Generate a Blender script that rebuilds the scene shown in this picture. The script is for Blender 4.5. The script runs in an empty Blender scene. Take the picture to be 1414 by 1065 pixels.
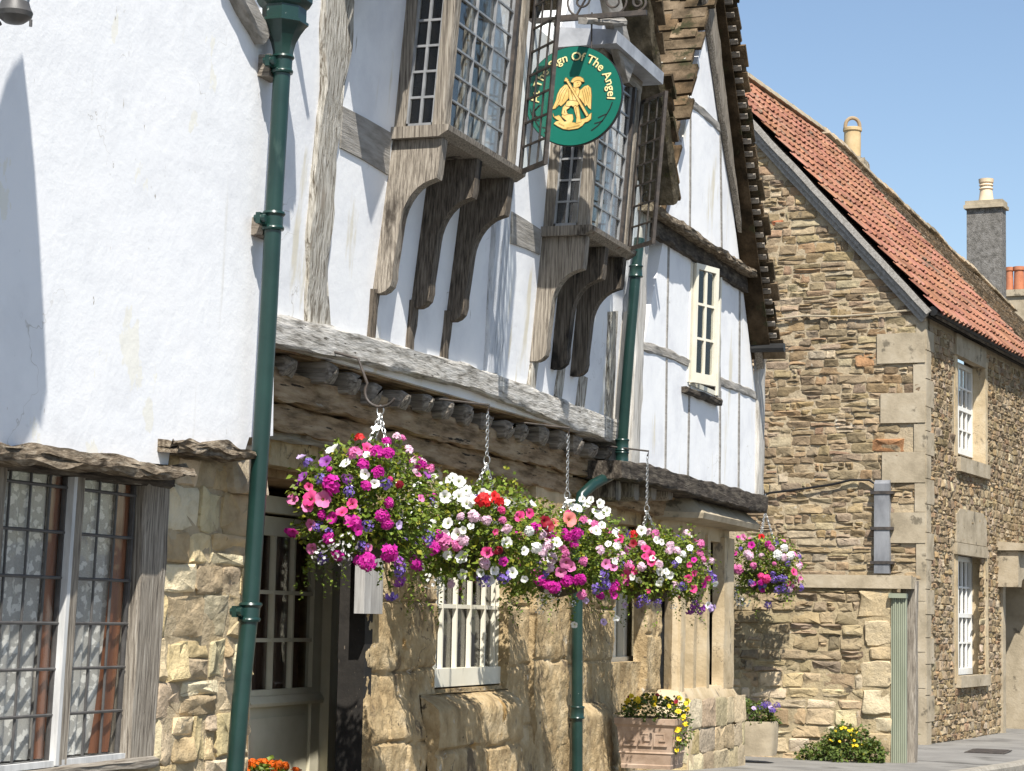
import bpy, math, random
from mathutils import Vector, Matrix, noise
R = math.radians
random.seed(7)
SC = bpy.context.scene
COL = SC.collection
Z = Vector((0, 0, 1))

# ------------------------------------------------------------ camera
FPX, CX, CY = 3000.0, 707.0, 532.5
CAM = Vector((0, -5.0, 1.63))
HEAD, PITCH, ROLL = R(19.42), R(6.1), 0.020
_F = Vector((math.cos(HEAD) * math.cos(PITCH), math.sin(HEAD) * math.cos(PITCH), math.sin(PITCH)))
_R0 = _F.cross(Z).normalized()
_U0 = _R0.cross(_F)
_R = _R0 * math.cos(ROLL) + _U0 * math.sin(ROLL)
_U = _U0 * math.cos(ROLL) - _R0 * math.sin(ROLL)
cam = bpy.data.objects.new('camera', bpy.data.cameras.new('camera'))
COL.objects.link(cam)
cam.matrix_world = Matrix(((_R.x, _U.x, -_F.x, CAM.x), (_R.y, _U.y, -_F.y, CAM.y), (_R.z, _U.z, -_F.z, CAM.z), (0, 0, 0, 1)))
cam.data.sensor_width = 36.0
cam.data.lens = FPX / 1414.0 * 36.0
cam.data.clip_end = 2000
SC.camera = cam


def ray(px, py):
    return _F + _R * ((px - CX) / FPX) - _U * ((py - CY) / FPX)


def hit(px, py, P, N):
    d = ray(px, py)
    return CAM + d * ((P - CAM).dot(N) / d.dot(N))


class Frame:
    """a wall's own axes: u along it, o out of it, z up; k leans it out with height"""
    def __init__(s, O, ang, k=0.0, zr=3.0, side=0):
        s.O = Vector(O)
        a = R(ang)
        s.e = Vector((math.cos(a), math.sin(a), 0))
        s.n = Vector((math.sin(a), -math.cos(a), 0))
        if side:
            s.e, s.n = -s.n, -s.e
        s.k, s.zr = k, zr

    def p(s, u, o, z):
        return s.O + s.e * u + s.n * (o + s.k * (z - s.zr)) + Z * z

    def at(s, px, py, o=0.0):
        d = ray(px, py)
        t = (o + s.k * (CAM.z - s.zr) - (CAM - s.O).dot(s.n)) / (d.dot(s.n) - s.k * d.z)
        q = CAM + d * t
        return ((q - s.O).dot(s.e), q.z)

    def at_u(s, px, py, u):
        q = hit(px, py, s.O + s.e * u, s.e)
        return ((q - s.O).dot(s.n) - s.k * (q.z - s.zr), q.z)


IN = Frame((0, 0, 0), 0, .075, 3.0)          # inn, jettied upper storey
IG = Frame((0, 0, 0), 0)                    # same axes, plumb
LW = Frame((0, -.10, 0), 0, .03, 2.4)       # rendered wing on the left
GB = Frame((0, -.15, 0), 0, .02, 3.0)       # big white gable
HO = (28.8, -.64, 0)
HF = Frame(HO, -5.8)                        # stone house, street front
HG = Frame(HO, -5.8, side=1)                # stone house, gable end (u runs back from the corner)
GW = Frame((23.55, -.80, 0), 0, side=1)      # garden wall across the view


def ground(u):
    pts = [(-5, .02), (4, .2), (10, .46), (14, .46), (17, .40), (21, .25), (25, .15), (30, .09), (60, .05), (400, 0)]
    for (a, x), (b, y) in zip(pts, pts[1:]):
        if u <= b:
            return x + (y - x) * max(0, (u - a)) / (b - a)
    return 0


# ------------------------------------------------------------ mesh builder
def nz(p, s=1.0):
    return noise.noise(Vector(p) * s)


class MB:
    def __init__(s):
        s.v, s.f, s.c, s.m = [], [], [], []
        s.col = (1, 1, 1)
        s.mi = 0

    def add(s, vs, fs):
        b = len(s.v)
        s.v += [Vector(q) for q in vs]
        for f in fs:
            s.f.append([b + i for i in f]); s.c.append(s.col); s.m.append(s.mi)

    def poly(s, fr, pts, o0, o1):
        """outline in (u,z) given thickness from o0 to o1"""
        n = len(pts)
        vs = [fr.p(u, o1, z) for u, z in pts] + [fr.p(u, o0, z) for u, z in pts]
        fs = [list(range(n)), list(range(2 * n - 1, n - 1, -1))]
        fs += [[i, i + n, (i + 1) % n + n, (i + 1) % n] for i in range(n)]
        s.add(vs, fs)

    def pix(s, fr, pp, o0, o1):
        s.poly(fr, [fr.at(x, y, o1) for x, y in pp], o0, o1)

    def prof(s, fr, pts, u0, u1):
        """outline in (o,z) given thickness from u0 to u1"""
        n = len(pts)
        vs = [fr.p(u0, o, z) for o, z in pts] + [fr.p(u1, o, z) for o, z in pts]
        fs = [list(range(n)), list(range(2 * n - 1, n - 1, -1))]
        fs += [[i, i + n, (i + 1) % n + n, (i + 1) % n] for i in range(n)]
        s.add(vs, fs)

    def box(s, fr, u0, u1, o0, o1, z0, z1):
        s.poly(fr, [(u0, z0), (u1, z0), (u1, z1), (u0, z1)], o0, o1)

    def obox(s, c, ax, ay, az):
        """box about c with half-vectors"""
        vs = [c + ax * i + ay * j + az * k for i in (-1, 1) for j in (-1, 1) for k in (-1, 1)]
        s.add(vs, [[0, 1, 3, 2], [4, 6, 7, 5], [0, 4, 5, 1], [2, 3, 7, 6], [0, 2, 6, 4], [1, 5, 7, 3]])

    def loft(s, rings, cap=True, closed=True):
        n = len(rings[0])
        vs = [q for r in rings for q in r]
        fs = []
        for i in range(len(rings) - 1):
            for j in range(n if closed else n - 1):
                a, b = i * n + j, i * n + (j + 1) % n
                fs.append([a, b, b + n, a + n])
        if cap:
            fs.append(list(range(n - 1, -1, -1)))
            fs.append([(len(rings) - 1) * n + j for j in range(n)])
        s.add(vs, fs)

    def tube(s, pts, r, n=8, cap=True):
        pts = [Vector(q) for q in pts]
        rs = r if isinstance(r, (list, tuple)) else [r] * len(pts)
        rings = []
        a = None
        for i, q in enumerate(pts):
            d = (pts[min(i + 1, len(pts) - 1)] - pts[max(i - 1, 0)]).normalized()
            if a is None:
                a = d.orthogonal().normalized()
            else:
                a = a - d * a.dot(d)
                a = a.normalized() if a.length > 1e-6 else d.orthogonal().normalized()
            b = d.cross(a).normalized()
            rings.append([q + (a * math.cos(t) + b * math.sin(t)) * rs[i] for t in [2 * math.pi * k / n for k in range(n)]])
        s.loft(rings, cap)

    def lathe(s, c, prof, n=16, rot=0.0):
        s.loft([[c + Vector((math.cos(t) * r, math.sin(t) * r, h)) for t in [rot + 2 * math.pi * k / n for k in range(n)]] for r, h in prof])

    def beam(s, fr, nodes, o0, o1, rough=.008, step=.07, sd=0.0):
        """hewn timber: nodes (u,z,width) along its face, chamfered and uneven"""
        P = []
        for (u0, z0, w0), (u1, z1, w1) in zip(nodes, nodes[1:]):
            L = math.hypot(u1 - u0, z1 - z0)
            n = max(1, int(L / step))
            for i in range(n):
                t = i / n
                P.append((u0 + (u1 - u0) * t, z0 + (z1 - z0) * t, w0 + (w1 - w0) * t))
        P.append(nodes[-1])
        rings = []
        for i, (u, z, w) in enumerate(P):
            a, b = P[max(i - 1, 0)], P[min(i + 1, len(P) - 1)]
            du, dz = b[0] - a[0], b[1] - a[1]
            L = math.hypot(du, dz) or 1
            nu, nzv = -dz / L, du / L
            h = w / 2
            c = min(.012, (o1 - o0) * .3)
            ring = []
            for j, (q, o) in enumerate([(-h, o0), (-h, o1 - c), (-h + c, o1), (-h * .3, o1), (h * .35, o1), (h - c, o1), (h, o1 - c), (h, o0)]):
                m = rough * (1.6 if j in (1, 2, 5, 6) else 1.0)
                q2 = q + nz((u * 5 + sd, z * 5, j * 3.1)) * m * 1.3
                o2 = o + (nz((u * 6, z * 6 + sd, j * 1.7 + 9)) * m if 0 < j < 7 else 0)
                ring.append(fr.p(u + nu * q2, o2, z + nzv * q2))
            rings.append(ring)
        s.loft(rings)

    def rough(s, fr, u0, u1, z0, z1, o, amp=.02, step=.045, sc=3.0, fn=None, sd=0.0):
        """uneven wall face with returns"""
        nu, nv = max(2, int((u1 - u0) / step)), max(2, int((z1 - z0) / step))
        rows = []
        for j in range(nv + 1):
            row = []
            for i in range(nu + 1):
                u, z = u0 + (u1 - u0) * i / nu, z0 + (z1 - z0) * j / nv
                d = nz((u * sc + sd, z * sc, .3)) * amp + nz((u * sc * 3.3, z * sc * 3.3 + sd, 4)) * amp * .45 + nz((u * sc * 9, z * sc * 9 + sd, 8)) * amp * .25 + nz((u * sc * 19, z * sc * 19 + sd, 5)) * amp * .14
                if fn:
                    d += fn(u, z)
                row.append(fr.p(u, o + d, z))
            rows.append(row)
        b = [fr.p(u0, o - .12, z0), fr.p(u1, o - .12, z0), fr.p(u1, o - .12, z1), fr.p(u0, o - .12, z1)]
        vs = [q for r in rows for q in r] + b
        n = nu + 1
        fs = [[j * n + i, j * n + i + 1, (j + 1) * n + i + 1, (j + 1) * n + i] for j in range(nv) for i in range(nu)]
        B = len(vs) - 4
        fs.append([B] + [i for i in range(nu, -1, -1)][::-1][::1] + [B + 1])
        fs.append([B + 1] + [j * n + nu for j in range(nv + 1)] + [B + 2])
        fs.append([B + 2] + [nv * n + i for i in range(nu, -1, -1)] + [B + 3])
        fs.append([B + 3] + [j * n for j in range(nv, -1, -1)] + [B])
        s.add(vs, fs)

    def stone(s, fr, u0, u1, z0, z1, o, relief, rg=.012, inset=.012):
        cu, cz, hu, hz = (u0 + u1) / 2, (z0 + z1) / 2, (u1 - u0) / 2, (z1 - z0) / 2
        N = 14
        sd = random.random() * 50
        out = []
        ex = random.uniform(.16, .34)
        tw = random.uniform(-.06, .06)
        for k in range(N):
            t = 2 * math.pi * (k + .5) / N
            c_, s_ = math.cos(t), math.sin(t)
            x = math.copysign(abs(c_) ** ex, c_) * hu
            y = math.copysign(abs(s_) ** ex, s_) * hz
            g = 1 + nz((c_ * 1.6 + sd, s_ * 1.6, 0)) * .2
            out.append((x * g + y * tw, y * g + x * tw * .5))
        tu, tz = random.uniform(-.5, .5) * relief, random.uniform(-.5, .5) * relief
        rel = relief * random.uniform(.6, 1.25)
        rings = []
        for sc_, dd in ((1, -.25), (1, .62), (-1, 1.0), (.5, 1.0)):
            ring = []
            for x, y in out:
                if sc_ == -1:
                    m = max(.3, 1 - inset / max(.02, min(hu, hz)))
                else:
                    m = sc_
                o2 = rel * dd
                if dd > 0:
                    o2 += (tu * x / hu + tz * y / hz) + nz((x * 14 + sd, y * 14, dd * 3)) * rg
                ring.append(fr.p(cu + x * m, o + o2, cz + y * m))
            rings.append(ring)
        n = N
        vs = [q for r in rings for q in r] + [fr.p(cu, o + rel + nz((sd, 2, 3)) * rg, cz)]
        fs = []
        for i in range(3):
            for j in range(n):
                a, b = i * n + j, i * n + (j + 1) % n
                fs.append([a, b, b + n, a + n])
        for j in range(n):
            fs.append([3 * n + j, 3 * n + (j + 1) % n, 4 * n])
        s.add(vs, fs)

    def masonry(s, fr, u0, u1, z0, z1, o, hh, ww, gap, relief, pal, inside=None, split=.25, warp=.02, rg=.012):
        z = z0
        while z < z1 - .02:
            h = min(random.uniform(*hh), z1 - z)
            u = u0 - random.uniform(0, ww[0])
            while u < u1:
                w = random.uniform(*ww)
                a, b = max(u, u0), min(u + w, u1)
                u += w
                if b - a < .05:
                    continue
                wv = nz((a * .7, z * .9, 5)) * warp
                cells = [(a, b, z, z + h)]
                if random.random() < split and h > hh[0] * 1.1:
                    q = z + h * random.uniform(.4, .6)
                    if random.random() < .5:
                        cells = [(a, b, z, q), (a, b, q, z + h)]
                    else:
                        m = a + (b - a) * random.uniform(.35, .65)
                        cells = [(a, m, z, z + h), (m, b, z, q), (m, b, q, z + h)]
                for (p, q, r, t) in cells:
                    if q - p < .04 or t - r < .025:
                        continue
                    if inside and not inside((p + q) / 2, (r + t) / 2):
                        continue
                    c = random.choice(pal)
                    g = random.uniform(.72, 1.2)
                    s.col = (c[0] * g, c[1] * g * random.uniform(.96, 1.03), c[2] * g * random.uniform(.9, 1.08))
                    ga = gap * random.uniform(.5, 1.2)
                    s.stone(fr, p + ga, q - ga, r + ga * .8 + wv, t - ga * .8 + wv, o, relief, rg)
            z += h

    def build(s, name, mat, parent=None, smooth=True, ang=35, origin=None):
        me = bpy.data.meshes.new(name)
        if parent is not None:
            org = WORLD[parent.name]
        elif origin is not None:
            org = Vector(origin)
        else:
            xs = [q.x for q in s.v]; ys = [q.y for q in s.v]; zs = [q.z for q in s.v]
            org = Vector(((min(xs) + max(xs)) / 2, (min(ys) + max(ys)) / 2, min(zs)))
        me.from_pydata([q - org for q in s.v], [], s.f)
        mats = mat if isinstance(mat, (list, tuple)) else [mat]
        for m in mats:
            me.materials.append(m)
        if len(mats) > 1:
            me.polygons.foreach_set('material_index', s.m)
        if any(m.get('vcol') for m in mats):
            ca = me.color_attributes.new('col', 'FLOAT_COLOR', 'CORNER')
            data = []
            for f, c in zip(s.f, s.c):
                data += [c[0], c[1], c[2], 1.0] * len(f)
            ca.data.foreach_set('color', data)
        me.validate()
        if smooth:
            me.shade_smooth()
            me.set_sharp_from_angle(angle=R(ang))
        o = bpy.data.objects.new(name, me)
        COL.objects.link(o)
        if parent is not None:
            o.parent = parent
            WORLD[o.name] = org
        else:
            o.location = org
            WORLD[o.name] = org
        return o


WORLD = {}


def tag(o, label, cat, group=None, kind=None):
    if label: o['label'] = label
    if cat: o['category'] = cat
    if group: o['group'] = group
    if kind: o['kind'] = kind
    return o


def thing(name, loc, label, cat, group=None):
    o = bpy.data.objects.new(name, None)
    COL.objects.link(o)
    o.location = loc
    o.empty_display_size = .2
    WORLD[o.name] = Vector(loc)
    return tag(o, label, cat, group)


# ------------------------------------------------------------ materials
def lin(r, g, b, k=1.0):
    f = lambda c: ((c / 255 + .055) / 1.055) ** 2.4 if c > 10 else c / 255 / 12.92
    return (f(r) * k, f(g) * k, f(b) * k)


def M(name, cols, sc=4, st=(1, 1, 1), rough=.85, bump=.3, bsc=40, bd=.006, vcol=False, spots=(), metal=0, spec=.3, cr=(.34, .66), bst=None, vor=0, crack=None):
    m = bpy.data.materials.new(name)
    m.use_nodes = True
    if vcol:
        m['vcol'] = 1
    nt = m.node_tree
    N, L = nt.nodes, nt.links
    bs = N['Principled BSDF']
    bs.inputs['Roughness'].default_value = rough
    bs.inputs['Metallic'].default_value = metal
    bs.inputs['Specular IOR Level'].default_value = spec
    tc = N.new('ShaderNodeTexCoord')

    def nzn(scale, stretch, detail=7, rg=.62):
        mp = N.new('ShaderNodeMapping')
        mp.inputs['Scale'].default_value = stretch
        L.new(tc.outputs['Object'], mp.inputs['Vector'])
        n = N.new('ShaderNodeTexNoise')
        n.inputs['Scale'].default_value = scale
        n.inputs['Detail'].default_value = detail
        n.inputs['Roughness'].default_value = rg
        L.new(mp.outputs[0], n.inputs['Vector'])
        return n
    n1 = nzn(sc, st)
    cr_ = N.new('ShaderNodeValToRGB')
    L.new(n1.outputs['Fac'], cr_.inputs[0])
    el = cr_.color_ramp.elements
    k = len(cols)
    for i, c in enumerate(cols):
        pos = cr[0] + (cr[1] - cr[0]) * (i / max(1, k - 1))
        e = el[i] if i < 2 else el.new(pos)
        e.position = pos
        e.color = (*c, 1)
    if k == 1:
        el[1].color = (*cols[0], 1); el[1].position = 1
    out = cr_.outputs[0]
    if vcol:
        at = N.new('ShaderNodeAttribute'); at.attribute_name = 'col'
        mx = N.new('ShaderNodeMix'); mx.data_type = 'RGBA'; mx.blend_type = 'MULTIPLY'
        mx.inputs[0].default_value = 1
        L.new(out, mx.inputs[6]); L.new(at.outputs['Color'], mx.inputs[7])
        out = mx.outputs[2]
    for (c, s_, lo, hi, stt) in spots:
        n = nzn(s_, stt, 6, .6)
        mr = N.new('ShaderNodeMapRange'); mr.interpolation_type = 'SMOOTHSTEP'
        mr.inputs[1].default_value = lo; mr.inputs[2].default_value = hi
        L.new(n.outputs['Fac'], mr.inputs[0])
        mx = N.new('ShaderNodeMix'); mx.data_type = 'RGBA'
        L.new(mr.outputs[0], mx.inputs[0]); L.new(out, mx.inputs[6])
        mx.inputs[7].default_value = (*c, 1)
        out = mx.outputs[2]
    if crack:
        cs, cw, cc_ = crack
        n = nzn(cs, (1, 1, 1), 5, .55)
        sb = N.new('ShaderNodeMath'); sb.operation = 'SUBTRACT'; sb.inputs[1].default_value = .5
        ab = N.new('ShaderNodeMath'); ab.operation = 'ABSOLUTE'
        lt = N.new('ShaderNodeMapRange'); lt.inputs[1].default_value = 0; lt.inputs[2].default_value = cw; lt.inputs[3].default_value = 1; lt.inputs[4].default_value = 0
        L.new(n.outputs['Fac'], sb.inputs[0]); L.new(sb.outputs[0], ab.inputs[0]); L.new(ab.outputs[0], lt.inputs[0])
        k_ = nzn(cs * .9, (1.3, .7, 1.1), 3, .5)
        km = N.new('ShaderNodeMapRange'); km.inputs[1].default_value = .53; km.inputs[2].default_value = .60
        L.new(k_.outputs['Fac'], km.inputs[0])
        mm = N.new('ShaderNodeMath'); mm.operation = 'MULTIPLY'
        L.new(lt.outputs[0], mm.inputs[0]); L.new(km.outputs[0], mm.inputs[1])
        mx = N.new('ShaderNodeMix'); mx.data_type = 'RGBA'
        L.new(mm.outputs[0], mx.inputs[0]); L.new(out, mx.inputs[6]); mx.inputs[7].default_value = (*cc_, 1)
        out = mx.outputs[2]
    L.new(out, bs.inputs['Base Color'])
    if bump:
        n2 = nzn(bsc, bst or st, 9, .68)
        bp = N.new('ShaderNodeBump')
        bp.inputs['Strength'].default_value = bump
        bp.inputs['Distance'].default_value = bd
        h = n2.outputs['Fac']
        if vor:
            vo = N.new('ShaderNodeTexVoronoi'); vo.inputs['Scale'].default_value = vor
            L.new(tc.outputs['Object'], vo.inputs['Vector'])
            ad = N.new('ShaderNodeMath'); ad.operation = 'MULTIPLY_ADD'; ad.inputs[1].default_value = .22
            L.new(vo.outputs['Distance'], ad.inputs[0]); L.new(h, ad.inputs[2])
            h = ad.outputs[0]
        L.new(h, bp.inputs['Height'])
        L.new(bp.outputs[0], bs.inputs['Normal'])
    return m


def glassy(name, tint=(.95, .955, .945), refl=1.0):
    m = bpy.data.materials.new(name)
    m.use_nodes = True
    nt = m.node_tree; N, L = nt.nodes, nt.links
    N.remove(N['Principled BSDF'])
    t = N.new('ShaderNodeBsdfTransparent'); t.inputs[0].default_value = (*tint, 1)
    g = N.new('ShaderNodeBsdfGlossy'); g.inputs['Roughness'].default_value = .03
    lw = N.new('ShaderNodeLayerWeight'); lw.inputs[0].default_value = .5
    pw = N.new('ShaderNodeMath'); pw.operation = 'POWER'; pw.inputs[1].default_value = 5
    L.new(lw.outputs['Facing'], pw.inputs[0])
    fr = N.new('ShaderNodeMath'); fr.operation = 'MULTIPLY_ADD'; fr.inputs[1].default_value = .92; fr.inputs[2].default_value = .045
    L.new(pw.outputs[0], fr.inputs[0])
    tc = N.new('ShaderNodeTexCoord'); no = N.new('ShaderNodeTexNoise'); no.inputs['Scale'].default_value = 5
    L.new(tc.outputs['Object'], no.inputs['Vector'])
    bp = N.new('ShaderNodeBump'); bp.inputs['Strength'].default_value = .15; bp.inputs['Distance'].default_value = .02
    L.new(no.outputs['Fac'], bp.inputs['Height'])
    L.new(bp.outputs[0], g.inputs['Normal'])
    mu = N.new('ShaderNodeMath'); mu.operation = 'MULTIPLY'; mu.inputs[1].default_value = refl
    L.new(fr.outputs[0], mu.inputs[0])
    mx = N.new('ShaderNodeMixShader')
    L.new(mu.outputs[0], mx.inputs[0]); L.new(t.outputs[0], mx.inputs[1]); L.new(g.outputs[0], mx.inputs[2])
    L.new(mx.outputs[0], N['Material Output'].inputs[0])
    return m


def lace_mat():
    m = bpy.data.materials.new('lace')
    m.use_nodes = True
    nt = m.node_tree; N, L = nt.nodes, nt.links
    bs = N['Principled BSDF']
    bs.inputs['Base Color'].default_value = (.82, .81, .77, 1)
    bs.inputs['Roughness'].default_value = .9
    tc = N.new('ShaderNodeTexCoord')
    v = N.new('ShaderNodeTexVoronoi'); v.inputs['Scale'].default_value = 22; v.feature = 'F1'
    n = N.new('ShaderNodeTexNoise'); n.inputs['Scale'].default_value = 55; n.inputs['Detail'].default_value = 3
    L.new(tc.outputs['Object'], v.inputs['Vector']); L.new(tc.outputs['Object'], n.inputs['Vector'])
    mu = N.new('ShaderNodeMath'); mu.operation = 'MULTIPLY_ADD'; mu.inputs[1].default_value = 1.1
    L.new(n.outputs['Fac'], mu.inputs[0]); L.new(v.outputs['Distance'], mu.inputs[2])
    mr = N.new('ShaderNodeMapRange'); mr.inputs[1].default_value = .90; mr.inputs[2].default_value = .98
    mr.inputs[3].default_value = .98; mr.inputs[4].default_value = .55
    L.new(mu.outputs[0], mr.inputs[0])
    w = N.new('ShaderNodeTexNoise'); w.inputs['Scale'].default_value = 260
    L.new(tc.outputs['Object'], w.inputs['Vector'])
    ma = N.new('ShaderNodeMath'); ma.operation = 'MULTIPLY_ADD'; ma.inputs[1].default_value = .4
    L.new(w.outputs['Fac'], ma.inputs[0])
    sb = N.new('ShaderNodeMath'); sb.operation = 'SUBTRACT'; sb.inputs[1].default_value = .2
    L.new(mr.outputs[0], sb.inputs[0]); L.new(sb.outputs[0], ma.inputs[2])
    L.new(ma.outputs[0], bs.inputs['Alpha'])
    return m


def two_tone(name, cA, cB, sc=6, rough=.6, trans=.0):
    return M(name, [cA, cB], sc=sc, rough=rough, bump=0, spec=.25)


MT = {}
S1 = (1, 1, 1)
GZ, GX, GY = (9, 9, .9), (.9, 9, 9), (9, .9, 9)
MT['render'] = M('white_limewash', [(.76, .765, .775), (.82, .825, .832), (.84, .84, .843)], sc=2.2, bump=.36, bsc=6, bd=.016, rough=.92, spec=.1, crack=(1.1, .0022, (.50, .48, .44)),
                 spots=(((.80, .785, .72), 1.9, .64, .655, (1.3, 1.3, .7)), ((.70, .69, .66), 2.2, .62, .74, (3, 3, .22)), ((.40, .37, .32), 16, .72, .75, (1, 1, .45)), ((.52, .49, .44), 30, .70, .74, (1.5, 1.5, .3))))
MT['render2'] = M('white_panel', [(.70, .705, .72), (.79, .795, .80), (.83, .83, .825)], sc=2.0, bump=.28, bsc=8, bd=.015, rough=.9, spec=.1, crack=(.9, .002, (.50, .48, .44)),
                  spots=(((.66, .62, .52), 2.2, .60, .70, (2, 2, .35)), ((.45, .43, .40), 12, .70, .76, (2, 2, .25))))
MT['oak_z'] = M('weathered_oak_upright', [(.10, .085, .07), (.27, .235, .19), (.42, .38, .32)], sc=9, st=(11, 11, .4), bump=1, bsc=14, bst=(12, 12, .35), bd=.010, rough=.9, spec=.15,
                spots=(((.05, .042, .035), 15, .66, .70, (5, 5, .25)),))
MT['oak_x'] = M('weathered_oak_lengthwise', [(.12, .10, .08), (.25, .22, .18), (.38, .345, .295)], sc=9, st=(.35, 5, 5), bump=.9, bsc=14, bst=(.3, 6, 6), bd=.012, rough=.9, spec=.15,
                spots=(((.05, .042, .035), 15, .66, .70, (.25, 5, 5)),))
MT['oak_y'] = M('weathered_oak_crosswise', [(.10, .085, .07), (.22, .19, .155), (.36, .32, .27)], sc=9, st=(5, .35, 5), bump=.9, bsc=14, bst=(6, .3, 6), bd=.012, rough=.9, spec=.15)
MT['paint_oak_z'] = M('limewashed_oak_upright', [(.17, .145, .115), (.44, .41, .35), (.62, .59, .53)], sc=8, st=(10, 10, .5), bump=1, bsc=13, bst=(11, 11, .4), bd=.016, rough=.92, spec=.1, cr=(.36, .60),
                      spots=(((.14, .115, .085), 15, .58, .66, (4, 4, .35)), ((.33, .29, .235), 6, .58, .68, (3, 3, .5))))
MT['paint_oak_x'] = M('limewashed_oak_lengthwise', [(.19, .175, .15), (.47, .445, .40), (.63, .605, .56)], sc=7, st=(.7, 7, 4), bump=1, bsc=12, bst=(.6, 5, 4), bd=.018, rough=.92, spec=.1, cr=(.34, .62),
                      spots=(((.09, .08, .065), 12, .635, .68, (.7, 4, 4)),))
MT['bluish_oak_z'] = M('pale_blue_grey_oak', [(.33, .345, .36), (.55, .57, .60), (.66, .68, .70)], sc=8, st=(4, 4, .4), bump=.8, bsc=12, bst=(5, 5, .35), bd=.012, rough=.9, spec=.1,
                       spots=(((.15, .145, .14), 13, .64, .69, (4, 4, .35)),))
MT['grey_rail'] = M('grey_rail_oak', [(.22, .205, .18), (.31, .29, .26), (.38, .36, .33)], sc=7, st=(.6, 4, 4), bump=.7, bsc=14, bst=(.4, 5, 5), bd=.01, rough=.9, spec=.1)
MT['bracket_oak'] = M('brown_grey_bracket_oak', [(.11, .092, .075), (.27, .235, .19), (.40, .355, .295)], sc=7, st=(13, 13, .5), bump=1, bsc=14, bst=(12, 12, .35), bd=.009, rough=.85, spec=.2,
                      spots=(((.055, .045, .036), 3.2, .55, .66, (1.5, 1.5, .5)), ((.16, .085, .05), 5, .66, .72, (2, 2, .6))))
MT['dark_oak'] = M('dark_weathered_oak', [(.030, .025, .02), (.075, .062, .05), (.15, .128, .10)], sc=8, st=(.6, 4, 3), bump=1, bsc=12, bst=(.5, 5, 4), bd=.018, rough=.9, spec=.15,
                   spots=(((.26, .24, .20), 20, .66, .70, (.5, 3, 3)),))
MT['drip'] = M('rotten_drip_board', [(.09, .07, .05), (.22, .175, .125), (.40, .34, .26)], sc=22, st=(.5, 2, 2), bump=1, bsc=25, bst=(.5, 2, 2), bd=.03, rough=.95, spec=.05)
MT['stone'] = M('squared_rubble_stone', [(.78, .76, .72), (1, 1, 1), (1.1, 1.08, 1.04)], sc=9, bump=1, bsc=22, bd=.022, rough=.95, vcol=True, spec=.08, cr=(.3, .7), vor=26,
                spots=(((.16, .125, .085), 9, .66, .72, S1),))
MT['rubble'] = M('brown_rubble_stone', [(.72, .70, .67), (1, 1, 1), (1.12, 1.10, 1.05)], sc=8, bump=1, bsc=24, bd=.02, rough=.95, vcol=True, spec=.08, cr=(.3, .66),
                 spots=(((.14, .115, .08), 5, .62, .72, S1), ((.46, .41, .32), 7, .66, .72, S1)))
MT['ashlar'] = M('dressed_limestone', [(.36, .28, .17), (.49, .39, .25), (.55, .46, .32)], sc=3, crack=(2.2, .005, (.2, .16, .11)), bump=.7, bsc=18, bd=.012, rough=.92, spec=.1,
                 spots=(((.22, .185, .14), 5, .60, .68, (1, 1, .5)), ((.12, .10, .075), 14, .69, .73, S1)))
MT['quoin'] = M('grey_quoin_stone', [(.28, .235, .165), (.375, .315, .225), (.43, .37, .275)], sc=3, bump=.6, bsc=18, bd=.012, rough=.93, spec=.1,
                spots=(((.17, .145, .105), 4, .60, .68, S1), ((.12, .10, .08), 15, .70, .73, S1)))
MT['oldwall'] = M('lumpy_limestone_wall', [(.30, .215, .115), (.46, .345, .195), (.56, .445, .28)], sc=5, crack=(2.6, .012, (.13, .10, .065)), bump=1, bsc=17, bd=.035, rough=.95, spec=.06, vor=11,
                  spots=(((.43, .27, .11), 2.4, .60, .68, S1), ((.17, .13, .085), 3.5, .57, .68, (1.4, 1.4, .8)), ((.12, .095, .065), 14, .64, .70, S1), ((.58, .52, .42), 6, .66, .70, S1)))
MT['rooftile'] = M('mossy_stone_slate', [(.045, .037, .027), (.115, .09, .064), (.20, .16, .118)], sc=5, bump=1, bsc=16, bd=.03, rough=.95, vcol=True, spec=.08,
                   spots=(((.045, .042, .022), 4, .58, .66, S1), ((.42, .39, .32), 13, .70, .73, S1)))
MT['pantile'] = M('red_clay_pantile', [(.17, .08, .05), (.275, .125, .08), (.33, .17, .115)], sc=2.2, bump=.4, bsc=30, bd=.01, rough=.85, spec=.2, vcol=True,
                  spots=(((.12, .085, .06), 2.2, .56, .68, (1, 1, 1)), ((.24, .19, .13), 7, .64, .70, S1)))
MT['lead'] = M('old_grey_lead', [(.26, .27, .29), (.36, .375, .40), (.44, .455, .48)], sc=5, bump=.25, bsc=15, bd=.01, rough=.55, spec=.4)
MT['lead_bar'] = M('lead_glazing_bar', [(.24, .245, .25), (.37, .375, .38)], sc=12, bump=.2, bsc=30, rough=.45, metal=.35, spec=.5)
MT['iron'] = M('rusty_black_iron', [(.028, .025, .023), (.055, .046, .04), (.085, .068, .056)], sc=14, bump=.4, bsc=50, bd=.004, rough=.6, spec=.4)
MT['wire_iron'] = M('dark_wrought_iron', [(.05, .048, .046), (.09, .085, .08)], sc=14, bump=.3, bsc=50, bd=.003, rough=.5, spec=.5)
MT['chain'] = M('galvanised_chain', [(.45, .45, .44), (.62, .62, .60)], sc=20, bump=0, rough=.35, metal=.8)
MT['green'] = M('dark_green_gloss_paint', [(.007, .026, .022), (.009, .032, .027), (.012, .040, .033)], sc=4, bump=.15, bsc=18, bd=.004, rough=.3, spec=.5,
                spots=(((.26, .29, .27), 32, .71, .735, (1, 1, .6)), ((.03, .06, .05), 5, .62, .70, (1, 1, .3)), ((.10, .05, .025), 18, .70, .74, (1, 1, .5))))
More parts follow.
